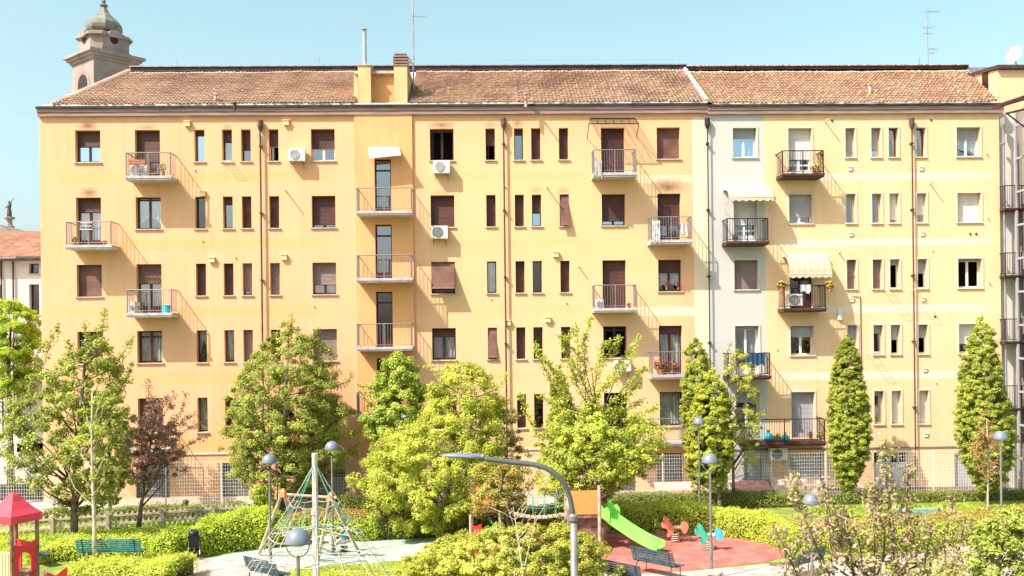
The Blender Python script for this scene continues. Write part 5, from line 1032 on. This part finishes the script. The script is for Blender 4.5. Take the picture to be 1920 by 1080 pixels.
for i in range(len(P_)-1):
    a, c = P_[i], P_[i+1]; L = (c-a).length; dv = (c-a)/L; an = math.atan2(dv.y, dv.x); n = int(L/.2)
    for zz_ in (.28, .62): q = MB().box(0, L, -.05, -.014, zz_-.04, zz_+.04); q.xf(Matrix.Translation(a) @ Matrix.Rotation(an, 4, 'Z')); rl.add(q)
    for j in range(n):
        h = .78+r_.uniform(-.015, .015); q = MB().prism([(-.045, .06), (.045, .06), (.045, h-.07), (.0, h), (-.045, h-.07)], -.012, .009); q.xf(Matrix.Translation(a+dv*(j+.5)*L/n) @ Matrix.Rotation(an, 4, 'Z')); pk.add(q)
    MB().box(-.06, .06, -.16, -.052, 0, .8).xf(Matrix.Translation(a) @ Matrix.Rotation(an, 4, 'Z')).build('post', M['wood_pale'], t)
pk.build('pales', M['wood_pale'], t); rl.build('rail', M['wood_pale'], t)
# ================================================================ LAMPS
mat('lamp_grey', (.15, .18, .23), .45, .06, 4, spec=.5); mat('lamp_pole', (.22, .21, .21), .5, .12, 5, metal=.3); glassmat('lamp_glass', .2, (.9, .92, .92))
def domelamp(px, py, s, label, hl=4.0):
    d = F/s; p = ray(px, py); q = p/(-(CM.inverted() @ p).z)*d; X, Y = q.x, q.y-D; zt = H+q.z
    t = thing('park_lamp', label, 'lamp', (X, Y, 0), group='dome topped park lamps'); r = .245; z0 = zt-.30
    MB().tube([(X, Y, 0), (X, Y, 1.1), (X, Y, 1.11), (X, Y, z0-.24)], [.06, .055, .04, .035], 10).lathe([(.09, 0), (.09, .04), (.06, .05)], (X, Y, 0), 12).build('pole', M['lamp_pole'], t)
    MB().tube([(X+r*.9*math.sin(a), Y, z0-.02-.24*math.cos(a)*1.0+.0) for a in [math.pi*(-.5+i/12) for i in range(13)]], .013, 6).build('yoke', M['lamp_pole'], t)
    hd = MB().lathe([(r*1.0, 0), (r*1.02, .03), (r*.97, .1), (r*.86, .17), (r*.68, .235), (r*.42, .28), (r*.15, .3), (.01, .303)], (X, Y, z0), 28).build('lamp_shade', M['lamp_grey'], t, smooth=True)
    MB().lathe([(.02, -.09), (.1, -.07), (.14, -.01)], (X, Y, z0), 14).build('lens', M['lamp_glass'], hd)
domelamp(505, 851, 58, 'dome lamp left of the rope pyramid in front of the rounded tree'); domelamp(622, 827, 53, 'dome lamp right behind the rope pyramid mast, slightly taller looking'); domelamp(558, 990, 98, 'nearest dome lamp, largest grey dome with a curved yoke at the bottom edge')
domelamp(1310, 782, 44.5, 'highest dome lamp in front of the columnar tree, beside the thin downpipe'); domelamp(1331, 850, 60, 'dome lamp standing over the litter bin by the red surface'); domelamp(1876, 808, 53, 'pale dome lamp before the tallest columnar tree at the right'); domelamp(1521, 925, 66, 'dome lamp half hidden by beige flowering shoots')
Ys = -29.8; q = lambda a, b: PY(a, b, Ys); p = q(1076, 1000)
t = thing('street_lamp', 'curved grey street lamp with a long flat head arching over the playground', 'street lamp', (p.x, Ys, 0))
MB().tube([(p.x, Ys, 0), (p.x, Ys, q(1075, 976).z)], [.075, .062], 14).build('pole', M['lamp_pole'], t, smooth=True)
MB().lathe([(.07, 0), (.085, .02), (.085, .1), (.05, .14)], (p.x-.01, Ys, q(1075, 978).z), 14).build('collar', M['lamp_pole'], t)
pts = [(1075, 976), (1073, 955), (1069, 935), (1062, 915), (1051, 897), (1037, 885), (1020, 876), (1000, 871), (975, 868), (945, 865), (915, 861), (898, 858)]
mat('lamp_arm', (.09, .10, .10), .4, .1, 4); MB().tube([tuple(q(*a)) for a in pts], .046, 12).build('arm', M['lamp_arm'], t, smooth=True)
hd = MB(); n = 15; rows = []
for i in range(n):
    u = i/(n-1); a = q(824+(906-824)*u, 853.5+u*3.5); wv = .14*math.sin(min(1, u*1.9+.12)*math.pi/2)*(1 if u < .75 else 1-(u-.75)*2.3); hv = .055*math.sin(min(1, u*2+.1)*math.pi/2)
    rows.append([(a.x, Ys+wv*math.cos(k), a.z+hv*(math.sin(k) if math.sin(k) > 0 else .65*math.sin(k))) for k in [2*math.pi*j/14 for j in range(14)]])
for r in rows: hd.v += r
for i in range(n-1):
    for k in range(14): hd.f.append((i*14+k, i*14+(k+1) % 14, (i+1)*14+(k+1) % 14, (i+1)*14+k))
hd.f += [tuple(range(14)), tuple((n-1)*14+k for k in range(14))[::-1]]
h_ = hd.build('lamp_head', M['lamp_grey'], t, smooth=True); a = q(846, 859); MB().box(a.x-.05, a.x+.3, Ys-.09, Ys+.09, a.z-.012, a.z+.02).build('lens', M['lamp_glass'], h_)
# ================================================================ BENCHES
mat('bench_green', (.03, .20, .20), .5, .15, 6); mat('bench_dark', (.045, .09, .11), .5, .2, 6); mat('bench_pale', (.35, .52, .52), .5, .1, 6); mat('iron', (.07, .07, .08), .5, .2, 5)
def bench(p, rz, label, m='bench_dark', L=1.9):
    t = thing('park_bench', label, 'bench', (p.x, p.y, 0), rz, group='slatted park benches'); bk = MB(); st = MB()   # faces +Y locally
    for k in range(6): z = .46+k*.075; y = -.22-k*.022; bk.box(-L/2, L/2, y-.012, y+.012, z, z+.055)
    for k in range(6): y = -.16+k*.08; st.box(-L/2, L/2, y-.032, y+.032, .42, .445)
    bk.build('backrest', M[m], t, world=False); st.build('seat', M[m], t, world=False)
    for X in (-L*.4, L*.4):
        MB().tube([(X, .26, 0), (X, .24, .4), (X, -.2, .4), (X, -.36, .9)], .018, 6).tube([(X, -.2, .4), (X, -.3, 0)], .018, 6).build('leg', M['iron'], t, world=False)
bench(PG(209, 1056), 0, 'long green slatted bench seen from behind on the left hedge', 'bench_green', 2.2); bench(PG(62, 1058), R(-45), 'dark bench seen through the red playhouse arch')
bench(PG(1234, 1080), R(-48), 'dark slatted bench right of the slide foot', L=1.7); bench(PG(1172, 1106), R(-48), 'dark slatted bench cut by the bottom edge beside golden shrub', L=1.7)
bench(PG(503, 1098), R(-40), 'dark bench under the rope pyramid net', L=1.6); bench(PG(1508, 1078), R(38), 'dark bench behind the flowering tree at the red surface end', L=1.5)
bench(PG(1716, 993), R(2), 'pale blue green bench back above the rusty hedge', 'bench_pale', 1.95)
# ================================================================ LITTER BIN
p = PG(1341, 1124); t = thing('litter_bin', 'green litter bin with a pale wooden lid at the foot of dome lamp', 'bin', tuple(p)); mat('bin_green', (.06, .22, .17), .5, .15, 6)
MB().lathe([(.17, .08), (.2, .72), (.185, .72)], tuple(p), 16).build('body', M['bin_green'], t); MB().lathe([(.24, .74), (.24, .8), (.2, .83), (.02, .84)], tuple(p), 16).build('lid', M['wood_post'], t); MB().tube([(p.x+.3, p.y, 0), (p.x+.3, p.y, .78), (p.x+.2, p.y, .86)], .02).build('post', M['white_paint'], t)
# ================================================================ ROPE PYRAMID
mat('rope_white', (.50, .47, .42), .8, .15, 20); mat('rope_green', (.08, .36, .30), .8, .15, 20); mat('mast', (.55, .53, .52), .45, .15, 3, metal=.3)
base = ray(590, 850); dd = F/64; qq = base/(-(CM.inverted() @ base).z)*dd; cxp, cyp, ztop = qq.x, qq.y-D, H+qq.z
t = thing('rope_pyramid', 'tall rope climbing pyramid with grey mast and white and green net', 'climbing net', (cxp, cyp, 0))
MB().tube([(cxp, cyp, 0), (cxp, cyp, 2.6), (cxp, cyp, 2.61), (cxp, cyp, ztop)], [.1, .1, .085, .085], 14).lathe([(.13, 2.5), (.13, 2.62)], (cxp, cyp, 0), 14).build('mast', M['mast'], t, smooth=False)
rr_ = random.Random(8); NR = 8; za = ztop-.25; RB = 2.75
def rp(i, u, sag=0):      # point on main rope i, u from apex to ground
    a = 2*math.pi*i/NR+.2; r = RB*(u**1.12); return Vector((cxp+r*math.cos(a), cyp+r*math.sin(a), za*(1-u)))
for i in range(NR): MB().tube([rp(i, u) for u in (0.02, .18, .32)], .012, 5).build('rope', M['rope_green' if i % 2 else 'rope_white'], t); MB().tube([rp(i, u/10) for u in range(3, 11)], .010, 5).build('rope', M['rope_white'], t)
for k, u in enumerate((.3, .42, .53, .64, .74, .83, .91)):
    b = MB(); m = M['rope_green'] if k == 1 else M['rope_white']
    for i in range(NR):
        a, c = rp(i, u), rp(i+1, u); pts = [a.lerp(c, j/4)+Vector((0, 0, -.07*math.sin(math.pi*j/4))) for j in range(5)]; b.tube(pts, .010, 5, False)
        b.lathe([(.0, -.03), (.03, 0), (.0, .03)], tuple(a), 6)
        if k: a2 = rp(i+.5, (.3, .42, .53, .64, .74, .83, .91)[k-1]); c2 = rp(i+.5, u); b.tube([a2+Vector((0, 0, -.07)), c2+Vector((0, 0, -.07))], .011, 4, False)
    b.build('net_ring', m, t)
b = MB()
for (z, r) in ((2.0, .95), (1.25, 1.35)):
    pts = [(cxp+r*math.cos(j*math.pi/8), cyp+r*math.sin(j*math.pi/8), z+.05*math.sin(j*2)) for j in range(17)]; b.tube(pts, .018, 5, False)
    for i in range(8): a = i*math.pi/4+.2; b.tube([(cxp, cyp, z+.1), (cxp+r*math.cos(a), cyp+r*math.sin(a), z)], .012, 4, False); b.tube([(cxp+r*math.cos(a), cyp+r*math.sin(a), z), tuple(rp(i, 1-z/za))], .012, 4, False)
b.build('inner_net', M['rope_white'], t)
# ================================================================ SWING FRAME
a1 = PY(531, 920, -13.); a2 = PY(620, 927, -13.); t = thing('swing_frame', 'leaning wooden swing frame with orange caps behind the rope pyramid', 'swing', tuple(PG(575, 1030)))
for (ap, ft) in ((a1, PG(484, 1042)), (a1, PG(556, 1012)), (a2, PG(596, 1050)), (a2, PG(674, 1040))): MB().tube([ft, ap], [.065, .055], 10).build('leg', M['wood_post'], t)
MB().tube([a1-Vector((.05, 0, .12)), a2+Vector((.2, 0, -.12))], .05, 10).build('crossbar', M['wood_post'], t)
mat('orange_plastic', (.75, .22, .06), .45, .1, 5); 
for ap in (a1, a2): MB().lathe([(.16, -.2), (.12, -.02), (.05, .06), (.01, .08)], tuple(ap), 4, rot=.5).build('cap', M['orange_plastic'], t)
a, c = a1.lerp(a2, .35), a1.lerp(a2, .7); sw = MB()
for e in (a, c): sw.tube([e-Vector((0, 0, .15)), e-Vector((0, 0, 1.7))], .008, 4)
sw.box(a.x-.03, c.x+.03, a.y-.1, a.y+.1, a.z-1.74, a.z-1.7); sw.build('swing_seat', M['black_plastic'], t)
# ================================================================ RED PLAYHOUSE
mat('play_red', (.60, .035, .045), .4, .08, 3); mat('play_roof', (.64, .055, .09), .45, .06, 2); mat('play_orange', (.62, .29, .09), .45, .08, 3); mat('play_green', (.22, .72, .11), .4, .09, 3); mat('play_cream', (.78, .50, .28), .5, .08, 4); mat('play_dark_green', (.05, .30, .09), .4, .05, 3)
Yp = -19.; A0 = PY(25, 923, Yp); r = (PY(75, 970, Yp).x-A0.x)
t = thing('playhouse', 'red roofed playhouse tower with arched red panels in the bottom left corner', 'playhouse', (A0.x, Yp, 0)); zE = PY(25, 960, Yp).z; zL = PY(25, 977, Yp).z-.0
rf = MB(); rf.lathe([(r*.98, zL-.0), (r*1.0, zE-.04), (r*.72, zE+.1), (r*.38, zE+.32), (.12, A0.z-.06), (.02, A0.z)], (A0.x, Yp, 0), 4, rot=math.pi/4+1.13).build('roof', M['play_roof'], t)
hx = r*.57; z1 = 1.25
def rc(x, y): c_, s_ = math.cos(1.13), math.sin(1.13); return (A0.x+x*c_-y*s_, Yp+x*s_+y*c_)
for (sx, sy) in ((-1, -1), (1, -1), (1, 1), (-1, 1)): X, Y_ = rc(sx*hx, sy*hx); MB().tube([(X, Y_, 0), (X, Y_, zE)], .055, 8).build('post', M['wood_brown'], t)
def pan(x0, x1, zt, zb, sideY, m, name, hole=True, wav=True, rot=0.):
    pts = []; n = 10; W = x1-x0
    top = [(x0+W*i/n, zt-(.08*math.sin(math.pi*i/n) if wav else 0)) for i in range(n+1)]
    if hole:
        cxm = (x0+x1)/2; rx = W*.28; zt2 = zt-.28; arch = [(cxm+rx*math.cos(k), zt2-rx+.0+rx*1.1*math.sin(k)) for k in [math.pi*j/8 for j in range(9)]]
        poly = [(x0, zb), (cxm-rx, zb)]+arch[::-1]+[(cxm+rx, zb), (x1, zb)]+top[::-1]
    else: poly = [(x0, zb), (x1, zb)]+top[::-1]
    b = MB(); nn = len(poly)
    b.prism(poly, -.02, .02); b.xf(Matrix.Translation((A0.x, Yp, 0)) @ Matrix.Rotation(1.13+rot, 4, 'Z') @ Matrix.Translation((0, sideY, 0))); return b.build(name, M[m], t)
pan(-hx+.05, hx-.05, 2.08, z1, hx, 'play_red', 'arched_panel', rot=-math.pi/2)
pan(-hx+.05, hx-.05, 2.08, z1, -hx, 'play_red', 'arched_panel'); pan(-hx+.05, hx-.05, 1.2, .35, -hx, 'play_red', 'arched_panel', True)
b = MB().box(-hx, hx, -hx, hx, z1-.1, z1); b.xf(Matrix.Translation((A0.x, Yp, 0)) @ Matrix.Rotation(1.13, 4, 'Z')); b.build('floor', M['wood_brown'], t)
b = MB()
for k in range(7): x = -hx+.05+k*.115; b.box(x, x+.085, -.02, .02, .6, 1.82)
b.box(-hx, hx, -.03, .03, 1.822, 1.88); b.xf(Matrix.Translation((A0.x, Yp, 0)) @ Matrix.Rotation(1.13-math.pi/2, 4, 'Z') @ Matrix.Translation((0, -hx, 0))); b.build('slatted_rail', M['play_cream'], t)
X, Y_ = rc(hx+.1, -hx-.05); Y_ -= .1; X += .08; MB().tube([(X, Y_, 0), (X, Y_, 1.2)], .05, 8).build('post', M['steel'], t)
b = MB().prism([(0, .3), (.62, .3), (.62, 1.32), (.31, 1.08), (.05, 1.16), (0, 1.1)], -.02, .02).xf(Matrix.Translation((X+.05, Y_, 0))); b.build('side_panel', M['play_red'], t)
print('PH', A0, r)
# ================================================================ PLAY TOWER WITH SLIDE
Yq = -11.7; fx = lambda px, Y=Yq: PY(px, 965, Y).x; zp = PY(1100, 966, Yq).z
t = thing('play_tower', 'orange and red climbing tower with bright green slide and rope bridge', 'playground tower', ((fx(1060)+fx(1137))/2, Yq, 0))
xa, xb = fx(1066), fx(1124)
for X, Y_ in ((xa, Yq), (xb, Yq), (xb, Yq+1.1), (xa, Yq+1.1)): MB().tube([(X, Y_, 0), (X, Y_, zp+1.05)], .065, 8).build('post', M['wood_post'], t)
MB().box(xa, xb, Yq+.0, Yq+1.1, zp-.1, zp).build('platform', M['wood_brown'], t)
pn = MB().box(xa+.07, xb-.07, Yq-.02, Yq+.02, zp+.03, zp+.88).build('orange_panel', M['play_orange'], t); MB().box(xa+.07, xb-.07, Yq+1.08, Yq+1.12, zp+.03, zp+.88).build('orange_panel', M['play_orange'], t)
MB().box(xb+.07, xb+.11, Yq+.05, Yq+.38, zp, zp+.92).build('red_panel', M['play_red'], t)
MB().box(xa+.35, xb+.25, Yq+.2, Yq+.26, 0, zp-.1).build('lower_panel', M['wood_brown'], t)
MB().box(xb+.18, xb+.26, Yq+.15, Yq+.9, 0, zp-.1).build('lower_panel', M['wood_brown'], t)
# slide
S0 = Vector((xb+.16, Yq+.42, zp+.02)); S1 = PG(1240, 1040); S1.z = .22; dr_ = Vector((S1.x-S0.x, S1.y-S0.y, 0)); Ls = dr_.length; dr_.normalize(); sd = Vector((dr_.y, -dr_.x, 0)); prof = []
for i in range(19): u = i/18; z = S1.z+(S0.z-S1.z)*(1-u)**1.35 if u < .86 else S1.z+(S0.z-S1.z)*(.14**1.35)*(1-(u-.86)/.14)**1.0; prof.append((u*Ls, z))
def strip(offs, m, name, par):
    b = MB()
    for i in range(18):
        for k in range(len(offs)-1):
            p_ = lambda j, o: tuple(S0*0+Vector((S0.x, S0.y, 0))+dr_*prof[j][0]+sd*o[0]+Vector((0, 0, prof[j][1]+o[1])))
            b.quad(p_(i, offs[k]), p_(i+1, offs[k]), p_(i+1, offs[k+1]), p_(i, offs[k+1]))
    return b.build(name, M[m], par)
sl_ = strip([(-.37, .22), (-.34, .22), (-.33, .03), (-.29, 0), (.29, 0), (.33, .03), (.34, .22), (.37, .22), (.37, -.04), (-.37, -.04), (-.37, .22)], 'play_green', 'slide', t)
b = MB().prism([(0, -.05), (.5, -.25), (.5, .12), (.36, .28), (.26, .2), (.1, .42), (0, .42)], -.02, .02); b.xf(Matrix.Translation(S0+sd*-.4) @ Matrix.Rotation(math.atan2(dr_.y, dr_.x), 4, 'Z')); b.build('slide_wing', M['play_green'], t)
b = MB().prism([(0, -.05), (.5, -.25), (.5, .12), (.36, .28), (.26, .2), (.1, .42), (0, .42)], -.02, .02); b.xf(Matrix.Translation(S0+sd*.4) @ Matrix.Rotation(math.atan2(dr_.y, dr_.x), 4, 'Z')); b.build('slide_wing', M['play_green'], t)
MB().box(S1.x-.35, S1.x-.27, S1.y+.15, S1.y+.25, 0, .25).build('slide_foot', M['steel'], t)
# second tower and bridge
Y2 = -10.2; xc, xd = fx(884, Y2), fx(938, Y2)
for X, Y_ in ((xc, Y2), (xd, Y2), (xd, Y2+1), (xc, Y2+1)): MB().tube([(X, Y_, 0), (X, Y_, zp+1.05)], .06, 8).build('post', M['wood_post'], t)
MB().box(xc, xd, Y2, Y2+1, zp-.1, zp).build('platform', M['wood_brown'], t); MB().box(xc+.06, xd-.06, Y2-.02, Y2+.02, zp+.05, zp+.95).build('orange_panel', M['play_orange'], t)
pts = [Vector((xd, Y2+.3, zp)).lerp(Vector((xa, Yq+.5, zp)), i/12)-Vector((0, 0, .22*math.sin(math.pi*i/12))) for i in range(13)]
b = MB()
for q_ in pts: b.box(q_.x-.09, q_.x+.09, q_.y-.3, q_.y+.3, q_.z-.03, q_.z)
b.build('bridge_planks', M['wood_post'], t); b = MB()
for o_ in (-.3, .3):
    for h in (.35, .75): b.tube([q_+Vector((0, o_, h)) for q_ in pts], .01, 4, False)
    for q_ in pts[::2]: b.tube([q_+Vector((0, o_, 0)), q_+Vector((0, o_, .75))], .01, 4, False)
b.build('bridge_net', M['rope_green'], t)
Y3 = -13.; a = PY(886, 982, Y3); c = PY(903, 1010, Y3); p = PY(882, 966, Y3)
t = thing('toddler_slide', 'small red slatted climbing panel with short green slide beside golden shrub', 'slide', (a.x, Y3, 0))
MB().tube([(p.x, Y3, 0), (p.x, Y3, p.z)], .05, 8).build('post', M['wood_post'], t)
b = MB().prism([(a.x, 0), (c.x, 0), (c.x, a.z), (a.x+(c.x-a.x)*.7, a.z-.05), (a.x+(c.x-a.x)*.35, a.z-.1), (a.x, a.z-.04)], Y3-.02, Y3+.02).build('red_panel', M['play_red'], t)
m = MB()
for k in range(3): x = a.x+.06+k*.11; m.box(x, x+.05, Y3-.032, Y3-.022, .1, a.z-.18)
m.build('slat', M['play_orange'], t)
b = MB(); S = PY(931, 987, Y3); E_ = PY(905, 1006, Y3)
for i in range(10):
    u0, u1 = i/10, (i+1)/10; f = lambda u: (E_.x+(S.x-E_.x)*u, E_.z+(S.z-E_.z)*u**1.7)
    (xA, zA), (xB, zB) = f(u0), f(u1); b.quad((xA, Y3-.25, zA), (xB, Y3-.25, zB), (xB, Y3+.3, zB), (xA, Y3+.3, zA)).quad((xA, Y3-.27, zA-.12), (xB, Y3-.27, zB-.12), (xB, Y3-.27, zB+.14), (xA, Y3-.27, zA+.14)).quad((xA, Y3+.31, zA-.05), (xB, Y3+.31, zB-.05), (xB, Y3+.31, zB+.14), (xA, Y3+.31, zA+.14))
b.build('slide', M['play_green'], t)
# ================================================================ SPRING RIDERS
mat('coral', (.70, .19, .14), .45, .1, 5); mat('turquoise', (.05, .38, .26), .45, .1, 5); mat('sky_blue', (.06, .36, .52), .45, .1, 5); mat('spring', (.55, .40, .32), .5, .1, 5)
HEAD = [(x*.94, z*.94) for x, z in [(-.52, .62), (-.56, .72), (-.46, .86), (-.40, 1.0), (-.30, .97), (-.2, .86), (-.1, .68), (-.02, .5), (-.12, .34), (-.26, .22), (-.34, .26), (-.27, .42), (-.32, .56), (-.42, .58)]]
def rider(p, rz, label, m1, m2, m3):
    t = thing('spring_rider', label, 'spring rider', tuple(p), rz, group='horse shaped spring riders'); hm = Matrix.Scale(.92, 4)
    b = MB()
    for i in range(1): b.tube([(.17*math.cos(a)*.9, .17*math.sin(a), .03+a*.0127) for a in [j*math.pi/5 for j in range(0, 46)]], .02, 5)
    b.build('spring', M['spring'], t, world=False)
    for y in (-.12, .12):
        MB().prism(HEAD, y-.018, y+.018).build('horse_head', M[m1], t, world=False)
        MB().lathe([(.0, -.02), (.03, -.02), (.03, .02), (0, .02)], (0, 0, 0), 8).xf(Matrix.Translation((-.42, y-.01, .78)) @ Matrix.Rotation(math.pi/2, 4, 'X')).build('eye', M['iron'], t, world=False)
        MB().prism([(.34+.15*math.cos(a), .6+.17*math.sin(a)-(.07 if i_ in (11, 12, 13) else 0)) for i_, a in enumerate([2*math.pi*j/16 for j in range(16)])], y-.016, y+.016).build('tail', M[m2], t, world=False)
    MB().box(-.12, .3, -.1, .1, .55, .6).box(-.3, .45, -.05, .05, .5, .549).build('seat', M[m3], t, world=False); MB().tube([(-.2, -.28, .8), (-.2, .28, .8)], .018).build('handle', M['iron'], t, world=False)
rider(PG(1266, 1017), R(-8), 'coral red spring horse on the red rubber, nearer the slide', 'coral', 'coral', 'play_cream'); rider(PG(1330, 1032), R(-8), 'turquoise spring horse with a blue tail beside the lamp pole', 'turquoise', 'sky_blue', 'white_paint')
# ================================================================ BUGGY
p = PG(364, 1047); t = thing('baby_buggy', 'black folding baby buggy parked by the dark hedge', 'buggy', tuple(p), R(15)); bp_ = M['black_plastic']; M['iron'].node_tree.nodes['Principled BSDF'].inputs['Metallic'].default_value = .4
for X in (-.2, .2):
    MB().tube([(X*1.05, .25, .12), (X*.8, -.15, .62), (X, -.36, 1.02)], .016).tube([(X*1.05, -.3, .12), (X*.8, .1, .55)], .016).build('frame', M['steel'], t, world=False)
    for Y_ in (.27, -.3):
        w_ = MB().lathe([(.05, -.02), (.1, -.02), (.105, 0), (.1, .02), (.05, .02)], (0, 0, 0), 14).xf(Matrix.Translation((X, Y_, .105)) @ Matrix.Rotation(math.pi/2, 4, 'Y')).build('wheel', bp_, t, world=False)
MB().tube([(-.2, -.32, 1.02), (.2, -.32, 1.02)], .016).build('handle', M['iron'], t, world=False)
MB().prism([(-.16, 0), (.16, 0), (.16, .06), (-.16, .06)], -.16, .16).xf(Matrix.Translation((0, 0, .38))).build('seat', bp_, t, world=False); MB().poly([(-.15, -.1, .42), (.15, -.1, .42), (.2, -.25, .85), (-.2, -.25, .85)]).poly([(-.15, -.14, .42), (-.2, -.29, .85), (.2, -.29, .85), (.15, -.14, .42)]).build('backrest', bp_, t, world=False)
b = MB().lathe([(.02, -.2), (.13, -.17), (.2, -.08), (.21, 0), (.2, .08), (.15, .16), (.07, .2), (.01, .21)], (0, 0, 0), 14, sx=1.0, sy=.85); b.xf(Matrix.Translation((0, -.08, .84)) @ Matrix.Rotation(.5, 4, 'X'))
b.build('hood', bp_, t, world=False)
MB().box(-.15, .15, -.12, .14, .24, .3).build('basket', bp_, t, world=False)
# ================================================================ CHILD ON A SPRING SEAT
g = PG(645, 1037)
t = thing('spring_rider', 'small grey spring seat carrying the child near the green rubber edge', 'spring rider', tuple(g))
MB().tube([(g.x+.12*math.cos(a), g.y+.12*math.sin(a), .02+a*.0098) for a in [j*math.pi/5 for j in range(41)]], .02, 5).build('spring', M['iron'], t)
MB().box(g.x-.5, g.x+.22, g.y-.11, g.y+.11, .33, .38).build('seat', M['white_paint'], t); b = MB().prism([(-.72, .52), (-.66, .66), (-.5, .7), (-.34, .56), (-.3, .34), (-.46, .3), (-.52, .44), (-.66, .44)], -.02, .02).xf(Matrix.Translation((g.x, g.y, 0))); b.build('animal_head', M['white_paint'], t)
def skin(name, verts, edges, radii, m, parent=None, root=0, sub=2):
    me = bpy.data.meshes.new(name); me.from_pydata(verts, edges, []); me.materials.append(m); o = bpy.data.objects.new(name, me); C.objects.link(o); o.parent = parent
    sk = o.modifiers.new('skin', 'SKIN'); 
    for i, r in enumerate(radii): v = me.skin_vertices[0].data[i]; v.radius = (r, r) if not isinstance(r, tuple) else r; v.use_root = (i == root)
    s = o.modifiers.new('sub', 'SUBSURF'); s.levels = sub; s.render_levels = sub; return o
mat('skin', (.62, .36, .26), .6, .05, 8); mat('shirt_blue', (.06, .36, .62), .8, .1, 8); mat('trousers', (.55, .53, .5), .85, .1, 8); mat('hair', (.10, .06, .04), .7, .2, 10); mat('shoe', (.06, .03, .03), .6, .1, 8)
# child about 1.1 m tall, sitting astride facing left, hands forward on the seat front
V_ = [(0, 0, .46), (0, 0, .58), (-.01, 0, .70), (-.02, 0, .80), (-.03, 0, .86), (-.045, 0, .93), (-.05, 0, 1.0),       # pelvis, waist, chest, neck base, neck, head
      (-.02, -.11, .79), (-.12, -.14, .68), (-.25, -.1, .62), (-.02, .11, .79), (-.12, .14, .68), (-.25, .1, .62),
      (-.04, -.09, .45), (-.24, -.15, .43), (-.30, -.15, .22), (-.04, .09, .45), (-.24, .15, .43), (-.30, .15, .22)]
E_ = [(0, 1), (1, 2), (2, 3), (3, 4), (4, 5), (5, 6), (3, 7), (7, 8), (8, 9), (3, 10), (10, 11), (11, 12), (0, 13), (13, 14), (14, 15), (0, 16), (16, 17), (17, 18)]
Rr = [.095, .085, .095, .07, .04, .085, .075, .04, .032, .024, .04, .032, .024, .065, .05, .033, .065, .05, .033]
child = skin('person', V_, E_, Rr, M['skin'], sub=2); child.location = (g.x, g.y, 0); tag(child, 'child in a bright blue top sitting on the spring seat, facing left', 'person')
skin('blue_top', [(0, 0, .45), (0, 0, .58), (-.01, 0, .70), (-.02, 0, .79), (-.02, -.11, .78), (-.09, -.13, .71), (-.02, .11, .78), (-.09, .13, .71)], [(0, 1), (1, 2), (2, 3), (3, 4), (4, 5), (3, 6), (6, 7)], [.11, .102, .108, .08, .052, .046, .052, .046], M['shirt_blue'], child)
skin('trousers', [(0, 0, .45), (-.04, -.09, .45), (-.24, -.15, .43), (-.30, -.15, .28), (-.04, .09, .45), (-.24, .15, .43), (-.30, .15, .28)], [(0, 1), (1, 2), (2, 3), (0, 4), (4, 5), (5, 6)], [.1, .075, .062, .045, .075, .062, .045], M['trousers'], child)
MB().lathe([(.03, -.03), (.08, .0), (.1, .05), (.085, .1), (.04, .13), (.005, .135)], (-.03, 0, .935), 14).build('hair', M['hair'], child, world=False, smooth=True)
for sy in (-.15, .15):
    MB().lathe([(.03, 0), (.04, .02), (.035, .05), (.02, .07)], (0, 0, 0), 10, sx=1.7).xf(Matrix.Translation((-.33, sy, .14))).build('shoe', M['shoe'], child, world=False, smooth=True)
    MB().tube([(-.25, sy*.66, .62), (-.30, sy*.6, .60)], [.022, .018], 6).build('hand', M['skin'], child, world=False)
    for k in range(4): MB().tube([(-.29, sy*.6+(k-1.5)*.011, .604), (-.325, sy*.6+(k-1.5)*.012, .60), (-.335, sy*.6+(k-1.5)*.012, .575)], .006, 5).build('finger', M['skin'], child, world=False)
MB().tube([(-.31, -.16, .59), (-.31, .16, .59)], .014).xf(Matrix.Translation((g.x, g.y, 0))).build('handle', M['iron'], t)
p = PG(346, 962); t2 = tree('shrub', 'small dark round potted shrub at the foot of orange wall', (346, 962), [(936, 343, 350), (942, 338, 355), (950, 339, 354)], 'leaf_darkhedge', nclump=18, per=30, leaf=.1, rc=.12, r0=.03, cat='shrub', branches=4)
